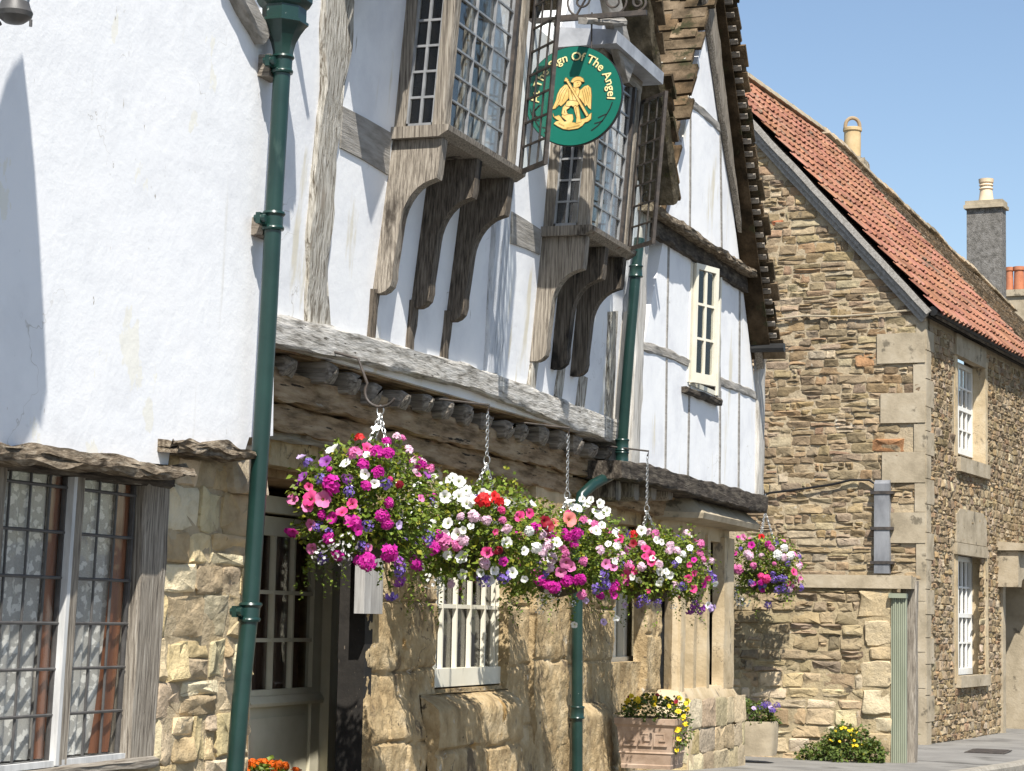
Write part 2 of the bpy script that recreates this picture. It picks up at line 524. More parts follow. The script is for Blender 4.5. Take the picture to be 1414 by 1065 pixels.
MT['signgreen'] = M('sign_green_paint', [(.004, .118, .082), (.005, .135, .095)], sc=3, bump=.1, bsc=20, bd=.003, rough=.42, spec=.4, spots=(((.04, .22, .17), 5, .68, .74, (2, 2, .3)),))
MT['black'] = M('black_paint', [(.012, .012, .012), (.02, .02, .02)], sc=8, bump=0, rough=.5)
MT['gold'] = M('gilded_paint', [(.56, .37, .11), (.70, .49, .17), (.78, .58, .25)], sc=12, bump=.35, bsc=30, bd=.006, rough=.42, spec=.4)
MT['goldline'] = M('brown_outline_paint', [(.22, .11, .03), (.26, .14, .04)], sc=12, bump=0, rough=.6)
MT['lettergold'] = M('cream_gold_lettering', [(.74, .62, .28), (.80, .69, .36)], sc=12, bump=0, rough=.5)
MT['cream'] = M('cream_gloss_paint', [(.66, .62, .50), (.74, .70, .585)], sc=5, bump=.15, bsc=20, bd=.004, rough=.5, spec=.35, spots=(((.48, .45, .37), 7, .66, .72, (3, 3, .6)),))
MT['putty'] = M('olive_cream_paint', [(.56, .52, .38), (.64, .60, .46)], sc=5, bump=.15, bsc=20, bd=.004, rough=.55, spec=.3)
MT['whitewood'] = M('white_window_paint', [(.72, .71, .66), (.80, .79, .75)], sc=5, bump=.1, bsc=20, rough=.5, spec=.35)
MT['gate'] = M('sage_green_paint', [(.235, .255, .185), (.29, .31, .23)], sc=4, st=(1, 1, .4), bump=.2, bsc=20, bd=.004, rough=.6)
MT['glass'] = glassy('window_glass')
MT['oldglass'] = glassy('old_leaded_glass', (.95, .95, .94), 1.1)
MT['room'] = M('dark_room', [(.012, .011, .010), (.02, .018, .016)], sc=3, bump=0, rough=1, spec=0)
MT['tablebrown'] = M('terracotta_curtain', [(.19, .065, .025), (.27, .10, .042)], sc=6, st=(4, 4, .5), bump=.3, bsc=20, rough=.85)
MT['browncurtain'] = M('dark_brown_curtain', [(.10, .06, .045), (.16, .10, .075)], sc=6, st=(6, 6, .3), bump=.2, bsc=20, rough=.9)
MT['lace'] = lace_mat()
MT['terracotta'] = M('weathered_terracotta', [(.29, .205, .145), (.39, .285, .21), (.45, .345, .265)], sc=5, bump=.4, bsc=30, bd=.008, rough=.9, spec=.1, spots=(((.45, .40, .33), 7, .64, .70, S1),))
MT['pot_buff'] = M('buff_chimney_clay', [(.46, .33, .17), (.58, .44, .25)], sc=5, bump=.2, bsc=30, rough=.8, spots=(((.30, .22, .12), 6, .64, .7, S1),))
MT['pot_pale'] = M('pale_chimney_clay', [(.62, .47, .31), (.70, .56, .39)], sc=5, bump=.2, bsc=30, rough=.8)
MT['pot_red'] = M('red_chimney_clay', [(.38, .14, .07), (.48, .19, .10)], sc=5, bump=.2, bsc=30, rough=.8)
MT['roughcast'] = M('grey_roughcast', [(.10, .095, .085), (.17, .16, .145), (.22, .21, .195)], sc=9, bump=1, bsc=30, bd=.03, rough=.95, spots=(((.42, .40, .37), 24, .70, .73, S1),))
MT['asphalt'] = M('worn_pavement', [(.15, .142, .13), (.20, .19, .172), (.235, .225, .205)], sc=1.3, bump=.5, bsc=70, bd=.006, rough=.95, spots=(((.095, .09, .08), 1.1, .55, .68, S1), ((.30, .285, .255), 45, .66, .70, S1), ((.06, .056, .05), 5, .68, .71, S1)))
MT['road'] = M('road_tarmac', [(.075, .072, .068), (.11, .105, .10)], sc=2, bump=.6, bsc=80, bd=.006, rough=.95)
MT['kerb'] = M('kerb_stone', [(.22, .20, .165), (.33, .30, .25)], sc=6, bump=.7, bsc=25, bd=.012, rough=.95)
MT['wicker'] = M('moss_lined_basket', [(.045, .035, .02), (.09, .07, .04)], sc=20, bump=1, bsc=40, bd=.02, rough=1)
MT['soil'] = M('potting_soil', [(.02, .015, .01), (.045, .033, .022)], sc=20, bump=1, bsc=40, bd=.02, rough=1)


def leafmat(name, a, b, c):
    m = M(name, [a, b, c], sc=13, bump=0, rough=.55, spec=.3, vcol=True)
    nt = m.node_tree; N, L = nt.nodes, nt.links
    bs = N['Principled BSDF']
    tr = N.new('ShaderNodeBsdfTranslucent')
    mx = N.new('ShaderNodeMixShader'); mx.inputs[0].default_value = .3
    src = bs.inputs['Base Color'].links[0].from_socket
    L.new(src, tr.inputs[0]); L.new(bs.outputs[0], mx.inputs[1]); L.new(tr.outputs[0], mx.inputs[2])
    L.new(mx.outputs[0], N['Material Output'].inputs[0])
    return m


MT['leaf'] = leafmat('basket_leaf', (.065, .115, .014), (.15, .215, .026), (.25, .30, .052))
MT['weed'] = leafmat('weed_leaf', (.045, .085, .015), (.095, .14, .03), (.16, .20, .05))
PET = {}
for nm, a, b in (('white', (.82, .82, .78), (.88, .88, .86)), ('magenta', (.50, .012, .26), (.62, .03, .38)), ('pink', (.66, .13, .36), (.74, .25, .48)),
                 ('pale', (.78, .50, .64), (.84, .66, .74)), ('purple', (.25, .045, .33), (.36, .10, .44)), ('red', (.60, .012, .018), (.70, .03, .03)),
                 ('rose', (.70, .03, .20), (.76, .10, .30)), ('salmon', (.78, .20, .19), (.82, .30, .27)), ('violet', (.17, .10, .42), (.28, .18, .56)),
                 ('maroon', (.22, .006, .02), (.30, .012, .03)), ('yellow', (.75, .50, .01), (.82, .62, .03)), ('orange', (.72, .12, .01), (.80, .20, .015)), ('lilac', (.50, .36, .68), (.60, .48, .74))):
    m = leafmat(nm + '_petal', a, tuple((x + y) / 2 for x, y in zip(a, b)), b)
    PET[nm] = m
MT['dark_oak2'] = M('brown_smoky_oak', [(.13, .088, .05), (.32, .225, .135), (.45, .34, .22)], sc=6, st=(.5, 4, 3), bump=1, bsc=10, bst=(.5, 5, 4), bd=.025, rough=.92, spec=.1, spots=(((.04, .032, .024), 7, .62, .68, (.4, 4, 4)), ((.34, .29, .22), 6, .66, .72, (.6, 3, 3))))
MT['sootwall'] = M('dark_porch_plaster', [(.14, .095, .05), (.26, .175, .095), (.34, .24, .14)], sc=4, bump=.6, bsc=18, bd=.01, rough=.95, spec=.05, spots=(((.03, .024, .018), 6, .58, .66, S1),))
MT['putty2'] = M('drab_lintel_paint', [(.36, .33, .26), (.46, .43, .35)], sc=5, st=(.5, 3, 3), bump=.3, bsc=20, bd=.006, rough=.7)
MT['bluecurtain'] = M('dim_blue_cloth', [(.03, .06, .10), (.10, .16, .22)], sc=9, bump=0, rough=.95)
MT['buffcurtain'] = M('buff_cloth', [(.42, .32, .18), (.55, .44, .27)], sc=5, st=(3, 3, .4), bump=0, rough=.95)
MT['paint_oak_z2'] = M('pale_grey_corner_oak', [(.28, .26, .23), (.50, .475, .43), (.60, .58, .54)], sc=7, st=(4, 4, .35), bump=.8, bsc=12, bst=(6, 6, .3), bd=.012, rough=.92, spec=.1, spots=(((.20, .17, .13), 5, .60, .70, (2, 2, .4)),))
MT['baypane'] = M('dark_leaded_pane', [(.012, .013, .014), (.03, .032, .034)], sc=8, bump=.2, bsc=12, rough=.15, spec=.5)
MT['pantile2'] = M('red_clay_rear', [(.25, .10, .065), (.33, .14, .09)], sc=3, bump=.4, bsc=20, rough=.9)
MT['rubble2'] = M('chimney_stone', [(.22, .18, .13), (.36, .30, .21), (.42, .37, .28)], sc=6, bump=1, bsc=16, bd=.04, rough=.95, spots=(((.10, .085, .06), 6, .6, .68, S1),))
MT['rooftile2'] = M('grey_stone_slate', [(.25, .22, .175), (.37, .325, .265), (.46, .41, .335)], sc=4, bump=1, bsc=12, bd=.03, rough=.95, vcol=True, spec=.08, spots=(((.15, .13, .09), 3, .62, .68, S1),))
MT['pot_buff2'] = M('dark_buff_clay', [(.28, .20, .12), (.36, .27, .17)], sc=5, bump=.2, bsc=30, rough=.85)
MT['doorbrown'] = M('dark_door_oak', [(.05, .04, .028), (.09, .07, .05)], sc=6, st=(4, 4, .4), bump=.5, bsc=14, rough=.8)
MT['mossdark'] = M('mossy_verge_stone', [(.035, .03, .02), (.07, .058, .038), (.13, .11, .08)], sc=7, bump=1, bsc=14, bd=.04, rough=.95, spec=.05, spots=(((.05, .05, .02), 5, .58, .66, S1),))
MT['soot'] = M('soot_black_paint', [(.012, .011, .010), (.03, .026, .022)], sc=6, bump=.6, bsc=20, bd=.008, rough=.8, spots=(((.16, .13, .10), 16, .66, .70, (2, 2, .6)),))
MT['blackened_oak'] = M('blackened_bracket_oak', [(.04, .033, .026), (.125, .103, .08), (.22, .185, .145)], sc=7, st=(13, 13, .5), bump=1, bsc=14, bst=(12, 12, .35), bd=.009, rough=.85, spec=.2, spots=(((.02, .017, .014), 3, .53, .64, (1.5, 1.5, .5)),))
MT['grey_board'] = M('weathered_grey_board', [(.22, .21, .20), (.36, .35, .335), (.46, .45, .43)], sc=7, st=(4, 4, .3), bump=.6, bsc=12, bst=(6, 6, .3), bd=.008, rough=.9)
MT['dullwhite'] = M('worn_white_paint', [(.42, .42, .41), (.60, .60, .585)], sc=8, st=(3, 3, .5), bump=.3, bsc=20, bd=.004, rough=.7)
MT['dark_lead'] = M('dark_grey_lead', [(.13, .135, .145), (.20, .205, .215), (.26, .265, .275)], sc=5, st=(1, 1, .4), bump=.25, bsc=15, bd=.01, rough=.6, spec=.35)

# ------------------------------------------------------------ helpers for placing
def nodes(fr, L, o, mode='v'):
    out = []
    for (x, y, w) in L:
        u, z = fr.at(x, y, o)
        if mode == 'v':
            ww = fr.at(x + w / 2, y, o)[0] - fr.at(x - w / 2, y, o)[0]
        else:
            ww = fr.at(x, y - w / 2, o)[1] - fr.at(x, y + w / 2, o)[1]
        out.append((u, z, ww))
    return out


def pbeam(fr, L, o0, o1, mode='v', rough=.008, sd=0.0):
    b = MB()
    b.beam(fr, nodes(fr, L, o1, mode), o0, o1, rough, sd=sd)
    return b


def slope(b, bt, fr, ru, rz, sg, of, ob, L, pitch, course=.17, wr=(.16, .38), pal=None, bstep=1, jit=.03):
    """stone slates on one roof slope; bt collects the battens that show at the verge"""
    S = -fr.n
    T = fr.e * (sg * math.cos(pitch)) - Z * math.sin(pitch)
    N_ = fr.e * (sg * math.sin(pitch)) + Z * math.cos(pitch)
    P0 = fr.O + fr.e * ru + fr.n * of + Z * rz
    W = of - ob
    t = 0.0
    b.col = (.45, .40, .33)
    b.obox(P0 + S * (W / 2 + .05) + T * (L / 2) - N_ * .03, S * (W / 2 - .03), T * (L / 2), N_ * .012)
    while t < L:
        c = course * random.uniform(.9, 1.1)
        s_ = -random.uniform(0, .05)
        while s_ < W:
            w = random.uniform(*wr)
            g = random.uniform(.75, 1.25)
            q = random.choice(pal or [(1, 1, 1)])
            b.col = (q[0] * g, q[1] * g, q[2] * g)
            ln = c * 1.7
            th = random.uniform(.012, .022)
            d = .085 + random.uniform(-.03, .03)
            T2 = (T * math.cos(d) + N_ * math.sin(d)).normalized()
            N2 = S.cross(T2).normalized()
            if N2.dot(N_) < 0: N2 = -N2
            js = random.uniform(-jit, jit) if s_ <= 0 else 0
            cen = P0 + S * (s_ + w / 2 + js) + T * (t + c * .5 + random.uniform(-.012, .012)) + N_ * (.035 + th)
            ax, ay = S * (w / 2 - .004), T2 * (ln / 2)
            vs = []
            for k in (-1, 1):
                for (i, j) in ((-1, -1), (1, -1), (1, 1), (0, 1.04), (-1, 1)):
                    vs.append(cen + ax * i * random.uniform(.93, 1) + ay * j * random.uniform(.95, 1.03) + N2 * th * k)
            b.add(vs, [[0, 1, 2, 3, 4], [9, 8, 7, 6, 5]] + [[i, (i + 1) % 5, (i + 1) % 5 + 5, i + 5] for i in range(5)])
            s_ += w
        if bt is not None:
            bt.obox(P0 + S * .13 + T * (t + .02) + N_ * .0, S * .12, T * .022, N_ * .013)
        t += c
    return P0, S, T, N_


TILEPAL = [(1, .95, .85), (.85, .8, .7), (1.25, 1.15, 1.0), (.65, .6, .5), (1.1, .95, .75)]
STONEPAL = [(.58, .47, .295), (.62, .51, .335), (.55, .435, .265), (.63, .545, .385), (.56, .455, .29), (.50, .39, .23)]
MORTAR = (.44, .36, .24)
RUBPAL = [(.33, .255, .165), (.37, .29, .19), (.30, .235, .155), (.40, .325, .225), (.34, .27, .185), (.27, .21, .14), (.44, .37, .27), (.36, .27, .165), (.33, .26, .18), (.35, .245, .155)]
RUBPAL = [(a * .86, b_ * .84, c_ * .80) for a, b_, c_ in RUBPAL]
RUBMORT = (.40, .325, .22)

# ============================================================ LEFT WING
wing = thing('rendered_wing', LW.p(9.2, -.1, .4), 'white limewashed wing over cream squared stone, with leaded window under a rotten drip board', 'building')
b = MB()
pp = [(-150, 596), (0, 617), (60, 627), (120, 633), (180, 637), (232, 642), (236, 613), (288, 619), (336, 630), (344, 604), (377, 602), (379, 430), (384, 60), (372, 52), (334, -16), (150, -330), (-150, -500)]
b.pix(LW, pp, -.2, .02)
b.build('limewashed_wall', MT['render'], wing)
uj = LW.at(216, 860, -.05)[0]
uc = LW.at(349, 860, -.05)[0]
ztop = LW.at(250, 600, -.05)[1]
b = MB()
b.col = MORTAR
b.box(LW, uj, uc - .02, -.45, -.045, -.2, ztop)
b.masonry(LW, uj + .005, uc, .1, ztop - .10, -.055, (.14, .235), (.18, .42), .006, .026, STONEPAL, split=.3, rg=.022, warp=.03)
b.col = (.50, .42, .30)
b.stone(LW, LW.at(322, 660, 0)[0], uc + .02, LW.at(340, 683, 0)[1], LW.at(340, 612, 0)[1], -.055, .045)
b.build('stone_wall', MT['stone'], wing)
# thatch-like weathered drip boards
b = MB()
for (L, o1, sd) in (([(-160, 616, 17), (60, 634, 19), (150, 645, 17), (252, 658, 10)], .12, 1.0), ([(228, 617, 12), (285, 622, 15), (338, 632, 9)], .13, 7.0)):
    nd = nodes(LW, L, .06, 'h')
    b.beam(LW, nd, -.08, o1, .022, step=.025, sd=sd)
    b.beam(LW, [(u, z + .018, w * .8) for u, z, w in nd], -.06, o1 - .03, .024, step=.025, sd=sd + 3)
b.build('drip_board', MT['drip'], wing)
b = pbeam(LW, [(318, -60, 16), (345, 0, 15), (372, 50, 13)], .01, .09, 'v', .01)
b.build('bargeboard', MT['grey_rail'], wing)
for (x, y, w, h) in ((366, 91, 16, 30), (357, 313, 16, 25)):
    b = MB()
    u, z = LW.at(x, y, .05)
    u2 = LW.at(x + w, y, .05)[0]
    hh = h * 11 / 3000 / 2
    b.box(LW, u - .02, u2, .0, .085, z - hh, z + hh)
    b.build('pipe_block', MT['oak_y'], wing)
# roof of the wing, above the frame: its right slope drains to the hopper
b = MB(); bt = MB()
slope(b, bt, LW, 8.2, 7.55, 1, .35, -3, 2.75, R(55), pal=TILEPAL)
b.build('stone_slate_roof', MT['rooftile'], wing)
# ground-floor window
zt, zb = LW.at(140, 664, -.06)[1], LW.at(140, 1050, -.06)[1]
uu = lambda px: LW.at(px, 860, -.07)[0]
win = MB()
win.beam(LW, [(uu(197.5), zb, uu(215) - uu(180)), (uu(197.5), zt + .05, uu(215) - uu(180))], -.2, -.03, .006)
w1 = win.build('leaded_window', MT['oak_z'], wing)
b = MB()
b.beam(LW, [(uu(93), zb, uu(101) - uu(85)), (uu(93), zt + .05, uu(101) - uu(85))], -.12, -.05, .003)
b.beam(LW, [(uu(-14), zb, .06), (uu(-14), zt + .05, .06)], -.12, -.05, .003)
b.build('mullion', MT['oak_z'], w1)
b = MB()
b.box(LW, uu(82), uu(86.5), -.085, -.042, zb, zt)
b.build('mullion_fillet', MT['dullwhite'], w1)
b = MB()
b.beam(LW, [(uu(-160), zb - .03, .05), (uu(216), zb - .03, .05)], -.16, -.01, .006)
b.build('window_sill', MT['oak_x'], w1)
b = MB()
b.box(LW, uu(-160), uu(180), -.12, -.05, zb - .005, zb + .022)
b.build('sill_fillet', MT['dullwhite'], w1)
b = MB()
b.beam(LW, [(uu(-160), zt + .03, .06), (uu(216), zt + .03, .06)], -.2, -.02, .006)
b.build('window_head', MT['dark_oak'], w1)
for (a, c, vb) in ((103, 178, (129, 153)), (-12, 83, (4, 33, 60))):
    g = MB(); g.box(LW, uu(a), uu(c), -.092, -.088, zb + .02, zt); g.build('pane', MT['oldglass'], w1)
    g = MB()
    for x in vb:
        g.tube([LW.p(uu(x), -.083, zb + .02), LW.p(uu(x), -.083, zt)], .0065, 6)
    for x in (a + 1.5, c - 1.5):
        g.box(LW, uu(x) - .008, uu(x) + .008, -.095, -.075, zb + .02, zt)
    for k in range(-1, 6):
        z = LW.at(140, 740 + 60.7 * k, -.08)[1]
        if zb < z < zt:
            g.tube([LW.p(uu(a), -.078, z), LW.p(uu(c), -.078, z)], .0075, 6)
    g.build('glazing_bars', MT['wire_iron'], w1)
b = MB()
b.box(LW, uu(-160), uu(216), -1.35, -1.3, zb - .1, zt + .1)
b.box(LW, uu(-160), uu(216), -1.3, -.2, zt + .0, zt + .04)
b.box(LW, uu(-160), uu(216), -1.3, -.2, zb - .1, zb - .06)
b.box(LW, uu(216), uu(217), -1.3, -.2, zb - .1, zt + .1)
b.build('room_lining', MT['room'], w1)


def drape(fr, u0, u1, z0, z1, o, amp, waves, sd, lower=None):
    b = MB()
    nu, nv = 40, 16
    vs, fs = [], []
    for j in range(nv + 1):
        for i in range(nu + 1):
            a, c = i / nu, j / nv
            x0, x1 = u0, u1
            if lower:
                x0 = u0 + (lower[0] - u0) * (1 - c) ** 3; x1 = u1 + (lower[1] - u1) * (1 - c) ** 3
            w = math.sin(a * waves * 6.28 + sd + nz((a * 3, c, sd)) * 1.5) * amp * (.6 + .4 * (1 - c))
            vs.append(fr.p(x0 + (x1 - x0) * a + nz((a * 2, c * 2, sd)) * .012, o + w, z0 + (z1 - z0) * c))
    n = nu + 1
    for j in range(nv):
        for i in range(nu):
            fs.append([j * n + i, j * n + i + 1, (j + 1) * n + i + 1, (j + 1) * n + i])
    b.add(vs, fs)
    return b


for (a, c, sd, lb) in ((-14, 76, 1, 'white lace net curtain hanging behind the left light of the leaded window'), (106, 168, 4, 'white lace net curtain hanging behind the right light of the leaded window')):
    o = drape(LW, uu(a), uu(c), zb + .03, zt, -.125, .014, 5, sd).build('lace_curtain', MT['lace'], smooth=True, ang=180)
    tag(o, lb, 'curtain', 'lace curtains in the leaded window')
for (x0, x1, sd, lb) in ((66, 84, 2, 'terracotta brown curtain edge beside the central mullion of the leaded window'), (158, 177, 5, 'terracotta brown curtain edge beside the wide oak jamb, tucked aside at its foot')):
    o = drape(LW, uu(x0), uu(x1), zb + .03, zt, -.106, .006, 1.5, sd, lower=(uu(x0 - 14), uu(x1 - 8)) if sd == 5 else None).build('brown_curtain', MT['tablebrown'], ang=180)
    tag(o, lb, 'curtain', 'brown curtains in the leaded window')

# lantern on the wing
lu, lz = 6.93, None
q = hit(20, 22, Vector((0, -.68, 0)), Vector((0, 1, 0)))
lan = thing('wall_lantern', q + Vector((0, 0, -.03)), 'black iron lantern on a wall arm, only its round base showing at the top left', 'lantern')
b = MB()
b.lathe(q, [(.012, -.03), (.036, -.025), (.062, -.005), (.067, .012), (.058, .03), (.052, .05)], 20)
b.tube([q + Vector((0, -.07, -.02)), q + Vector((0, -.07, -.045))], .006)
b.build('lantern_base', MT['wire_iron'], lan)
b = MB()
b.lathe(q, [(.05, .05), (.14, .46)], 8)
b.build('lantern_glass', MT['lead'], lan)
b = MB()
b.lathe(q, [(.150, .46), (.155, .49), (.13, .72), (.10, .95), (.07, 1.15), (.04, 1.3), (.0, 1.46)], 8)
b.build('lantern_roof', MT['iron'], lan)
b = MB()
b.tube([q + Vector((0, .06, -.02)), q + Vector((-.02, .3, -.14)), q + Vector((-.05, .62, -.2))], .012)
b.build('lantern_arm', MT['iron'], lan)

# drainpipe with hopper at the wing's corner
pts = [LW.p(*[LW.at(x, y, .13)[0], .13, LW.at(x, y, .13)[1]]) for x, y in ((391, 70), (377, 310), (371, 430), (361, 600), (345, 845), (333, 960), (318, 1140))]
dp = thing('drainpipe', pts[-1], 'tall dark green drainpipe with a moulded hopper at the corner of the white wing', 'drainpipe', 'green drainpipes')
b = MB(); b.tube(pts, .044, 16); b.build('pipe', MT['green'], dp, ang=50)
b = MB()
top = pts[0]


def octo(c, r, h, sx=1.15):
    return [c + Vector((math.cos(t) * r * sx, math.sin(t) * r, h)) for t in [math.pi / 8 + k * math.pi / 4 for k in range(8)]]


hr = [(.047, -.05), (.052, .0), (.062, .04), (.085, .085), (.112, .125), (.122, .132), (.122, .145), (.110, .150), (.110, .215), (.124, .225), (.138, .25), (.140, .30), (.150, .31), (.150, .37)]
b.loft([octo(top, r, h) for r, h in hr])
b.build('hopper', MT['green'], dp, ang=25)
for (i0, i1, t) in ((0, 1, .08), (1, 0, .02), (4, 4, 0)):
    b = MB()
    c = pts[i0].lerp(pts[i1], t)
    d = (pts[min(i0 + 1, len(pts) - 1)] - pts[i0]).normalized()
    b.loft([[c - d * h + Vector((math.cos(a) * r, math.sin(a) * r, 0)) for a in [6.283 * k / 16 for k in range(16)]] for r, h in ((.045, -.05), (.055, -.048), (.058, -.038), (.055, -.03), (.05, -.026), (.05, .022), (.055, .026), (.06, .034), (.055, .045), (.045, .048))])
    b.obox(c + Vector((-.06, .035, 0)), Vector((.045, 0, 0)), Vector((0, .012, 0)), Vector((0, 0, .028)))
    b.tube([c + Vector((-.085, -.0, 0)), c + Vector((-.085, .06, 0))], .02, 8)
    b.build('pipe_collar', MT['green'], dp)

# ============================================================ INN, upper storey
inn = thing('timber_framed_inn', IN.p(13.5, -.4, .42), 'jettied timber framed inn of white panels and weathered oak with two oriel windows', 'building')
b = MB()
b.poly(IN, [(10.1, 3.05), (17.05, 3.05), (17.05, 4.9), (16.7, 5.0), (15.3, 7.0), (14.37, 5.72), (13.54, 5.72), (12.4, 7.3), (10.75, 5.0), (10.1, 5.0)], -.2, 0)
b.build('limewashed_wall', MT['render2'], inn)


def post(L, o1, mat, name='post', rough=.01, sd=0., mode='v'):
    return pbeam(IN, L, -.02, o1, mode, rough, sd).build(name, MT[mat], inn)


post([(472, -60, 40), (470, 40, 42), (463, 130, 28), (452, 230, 27), (444, 330, 28), (441, 450, 27)], .035, 'paint_oak_z', rough=.016)
post([(473, 190, 14), (505, 200, 50)], .02, 'grey_rail', 'rail', mode='h') if 0 else None
b = MB(); b.pix(IN, [(474, 147), (505, 163), (541, 184), (537, 242), (505, 222), (471, 204)], -.01, .012); b.build('rail', MT['grey_rail'], inn)
post([(548, 80, 10), (545, 185, 10)], .02, 'oak_z') if 0 else None
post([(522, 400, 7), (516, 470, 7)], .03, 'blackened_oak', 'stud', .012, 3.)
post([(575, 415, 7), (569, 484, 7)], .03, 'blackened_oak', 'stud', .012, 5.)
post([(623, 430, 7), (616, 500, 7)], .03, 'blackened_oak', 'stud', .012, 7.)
post([(700, 240, 24), (690, 380, 20), (683, 515, 20)], .03, 'bluish_oak_z', rough=.008, sd=2.)
b = MB(); b.pix(IN, [(707, 292), (727, 304), (748, 318), (746, 352), (727, 343), (706, 336)], -.01, .012); b.build('rail', MT['grey_rail'], inn)
post([(743, 490, 8), (735, 545, 9)], .03, 'paint_oak_z', 'stud', .008, 9.)
post([(779, 505, 7), (773, 550, 8)], .03, 'paint_oak_z', 'stud', .008, 11.)
post([(808, 520, 7), (803, 566, 8)], .03, 'paint_oak_z', 'stud', .008, 12.)
post([(849, 430, 10), (843, 586, 9)], .03, 'paint_oak_z', 'stud', .01, 13.)
post([(884, 250, 14), (878, 400, 14), (868, 640, 14)], .06, 'bluish_oak_z', rough=.006, sd=4.)
# jetty fascia beam
fn = [(u, z, w) for u, z, w in nodes(IN, [(370, 452, 40), (415, 462, 42), (468, 474, 42), (533, 490, 38), (600, 508, 34), (655, 522, 32), (745, 556, 34), (800, 578, 34), (856, 598, 32)], .06, 'h')]
b = MB(); b.beam(IN, fn, -.12, .07, .008, step=.11, sd=1.3); b.build('jetty_beam', MT['paint_oak_x'], inn)
b = MB(); b.box(IG, 10.2, 17.0, -.9, -.03, 3.035, 3.07); b.build('jetty_soffit', MT['dark_oak2'], inn)
# joist ends under it
random.seed(3)
u = 10.25
k = 0
while u < 16.75:
    w = random.uniform(.11, .17)
    zz = 3.015 + .02 * math.sin(u * 3) - .0
    h = random.uniform(.11, .15)
    oe = random.uniform(-.02, .05)
    b = MB()
    rings = []
    for o in (-.75, -.3, -.1, oe - .05, oe - .015, oe):
        sh = 0 if o < oe - .06 else ((o - oe + .05) / .05) ** 2 * .05
        ring = []
        for t in [6.283 * j / 12 for j in range(12)]:
            x, y = math.cos(t), math.sin(t)
            x = math.copysign(abs(x) ** .36, x); y = math.copysign(abs(y) ** .36, y)
            g = 1 + nz((x * 2 + u * 7, y * 2, o * 4)) * .26
            ring.append(IG.p(u + w / 2 + x * (w / 2 - sh) * g, o, zz - h / 2 + y * (h / 2 - sh * .8) * g + (.0 if y > 0 else sh * .9)))
        rings.append(ring)
    b.loft(rings)
    b.build('joist', MT['oak_y'], inn)
    u += w + random.uniform(.17, .29)
# gable roofs over the two oriels (mostly above the picture)
P55 = R(55.4)
b = MB(); bt = MB()
slope(b, bt, IN, 12.4, 7.45, -1, .5, -4, 2.85, P55, pal=TILEPAL)
slope(b, bt, IN, 12.4, 7.45, 1, .5, -4, 2.05, P55, pal=TILEPAL)
slope(b, bt, IN, 15.3, 7.13, -1, .5, -4, .95, P55, pal=TILEPAL)
slope(b, bt, IN, 15.3, 7.13, 1, .5, -4, 2.5, P55, pal=TILEPAL, course=.12, jit=.05)
b.build('stone_slate_roof', MT['rooftile'], inn)
bt.build('roof_battens', MT['oak_y'], inn)
b = pbeam(IN, [(841, -45, 17), (857, 40, 16), (873, 100, 13)], .37, .43, 'v', .006)
b.build('bargeboard', MT['grey_rail'], inn)
b = MB()
tn = [(16.70, 5.0, .15), (16.2, 5.74, .14), (15.5, 6.76, .14)]
b.beam(IG, tn, .22, .50, .014, step=.08, sd=4)
b.build('verge_bedding', MT['mossdark'], inn)
b = pbeam(IN, [(812, 28, 9), (866, 31, 10)], .40, .47, 'h', .006)
b.build('tie_beam', MT['grey_rail'], inn)


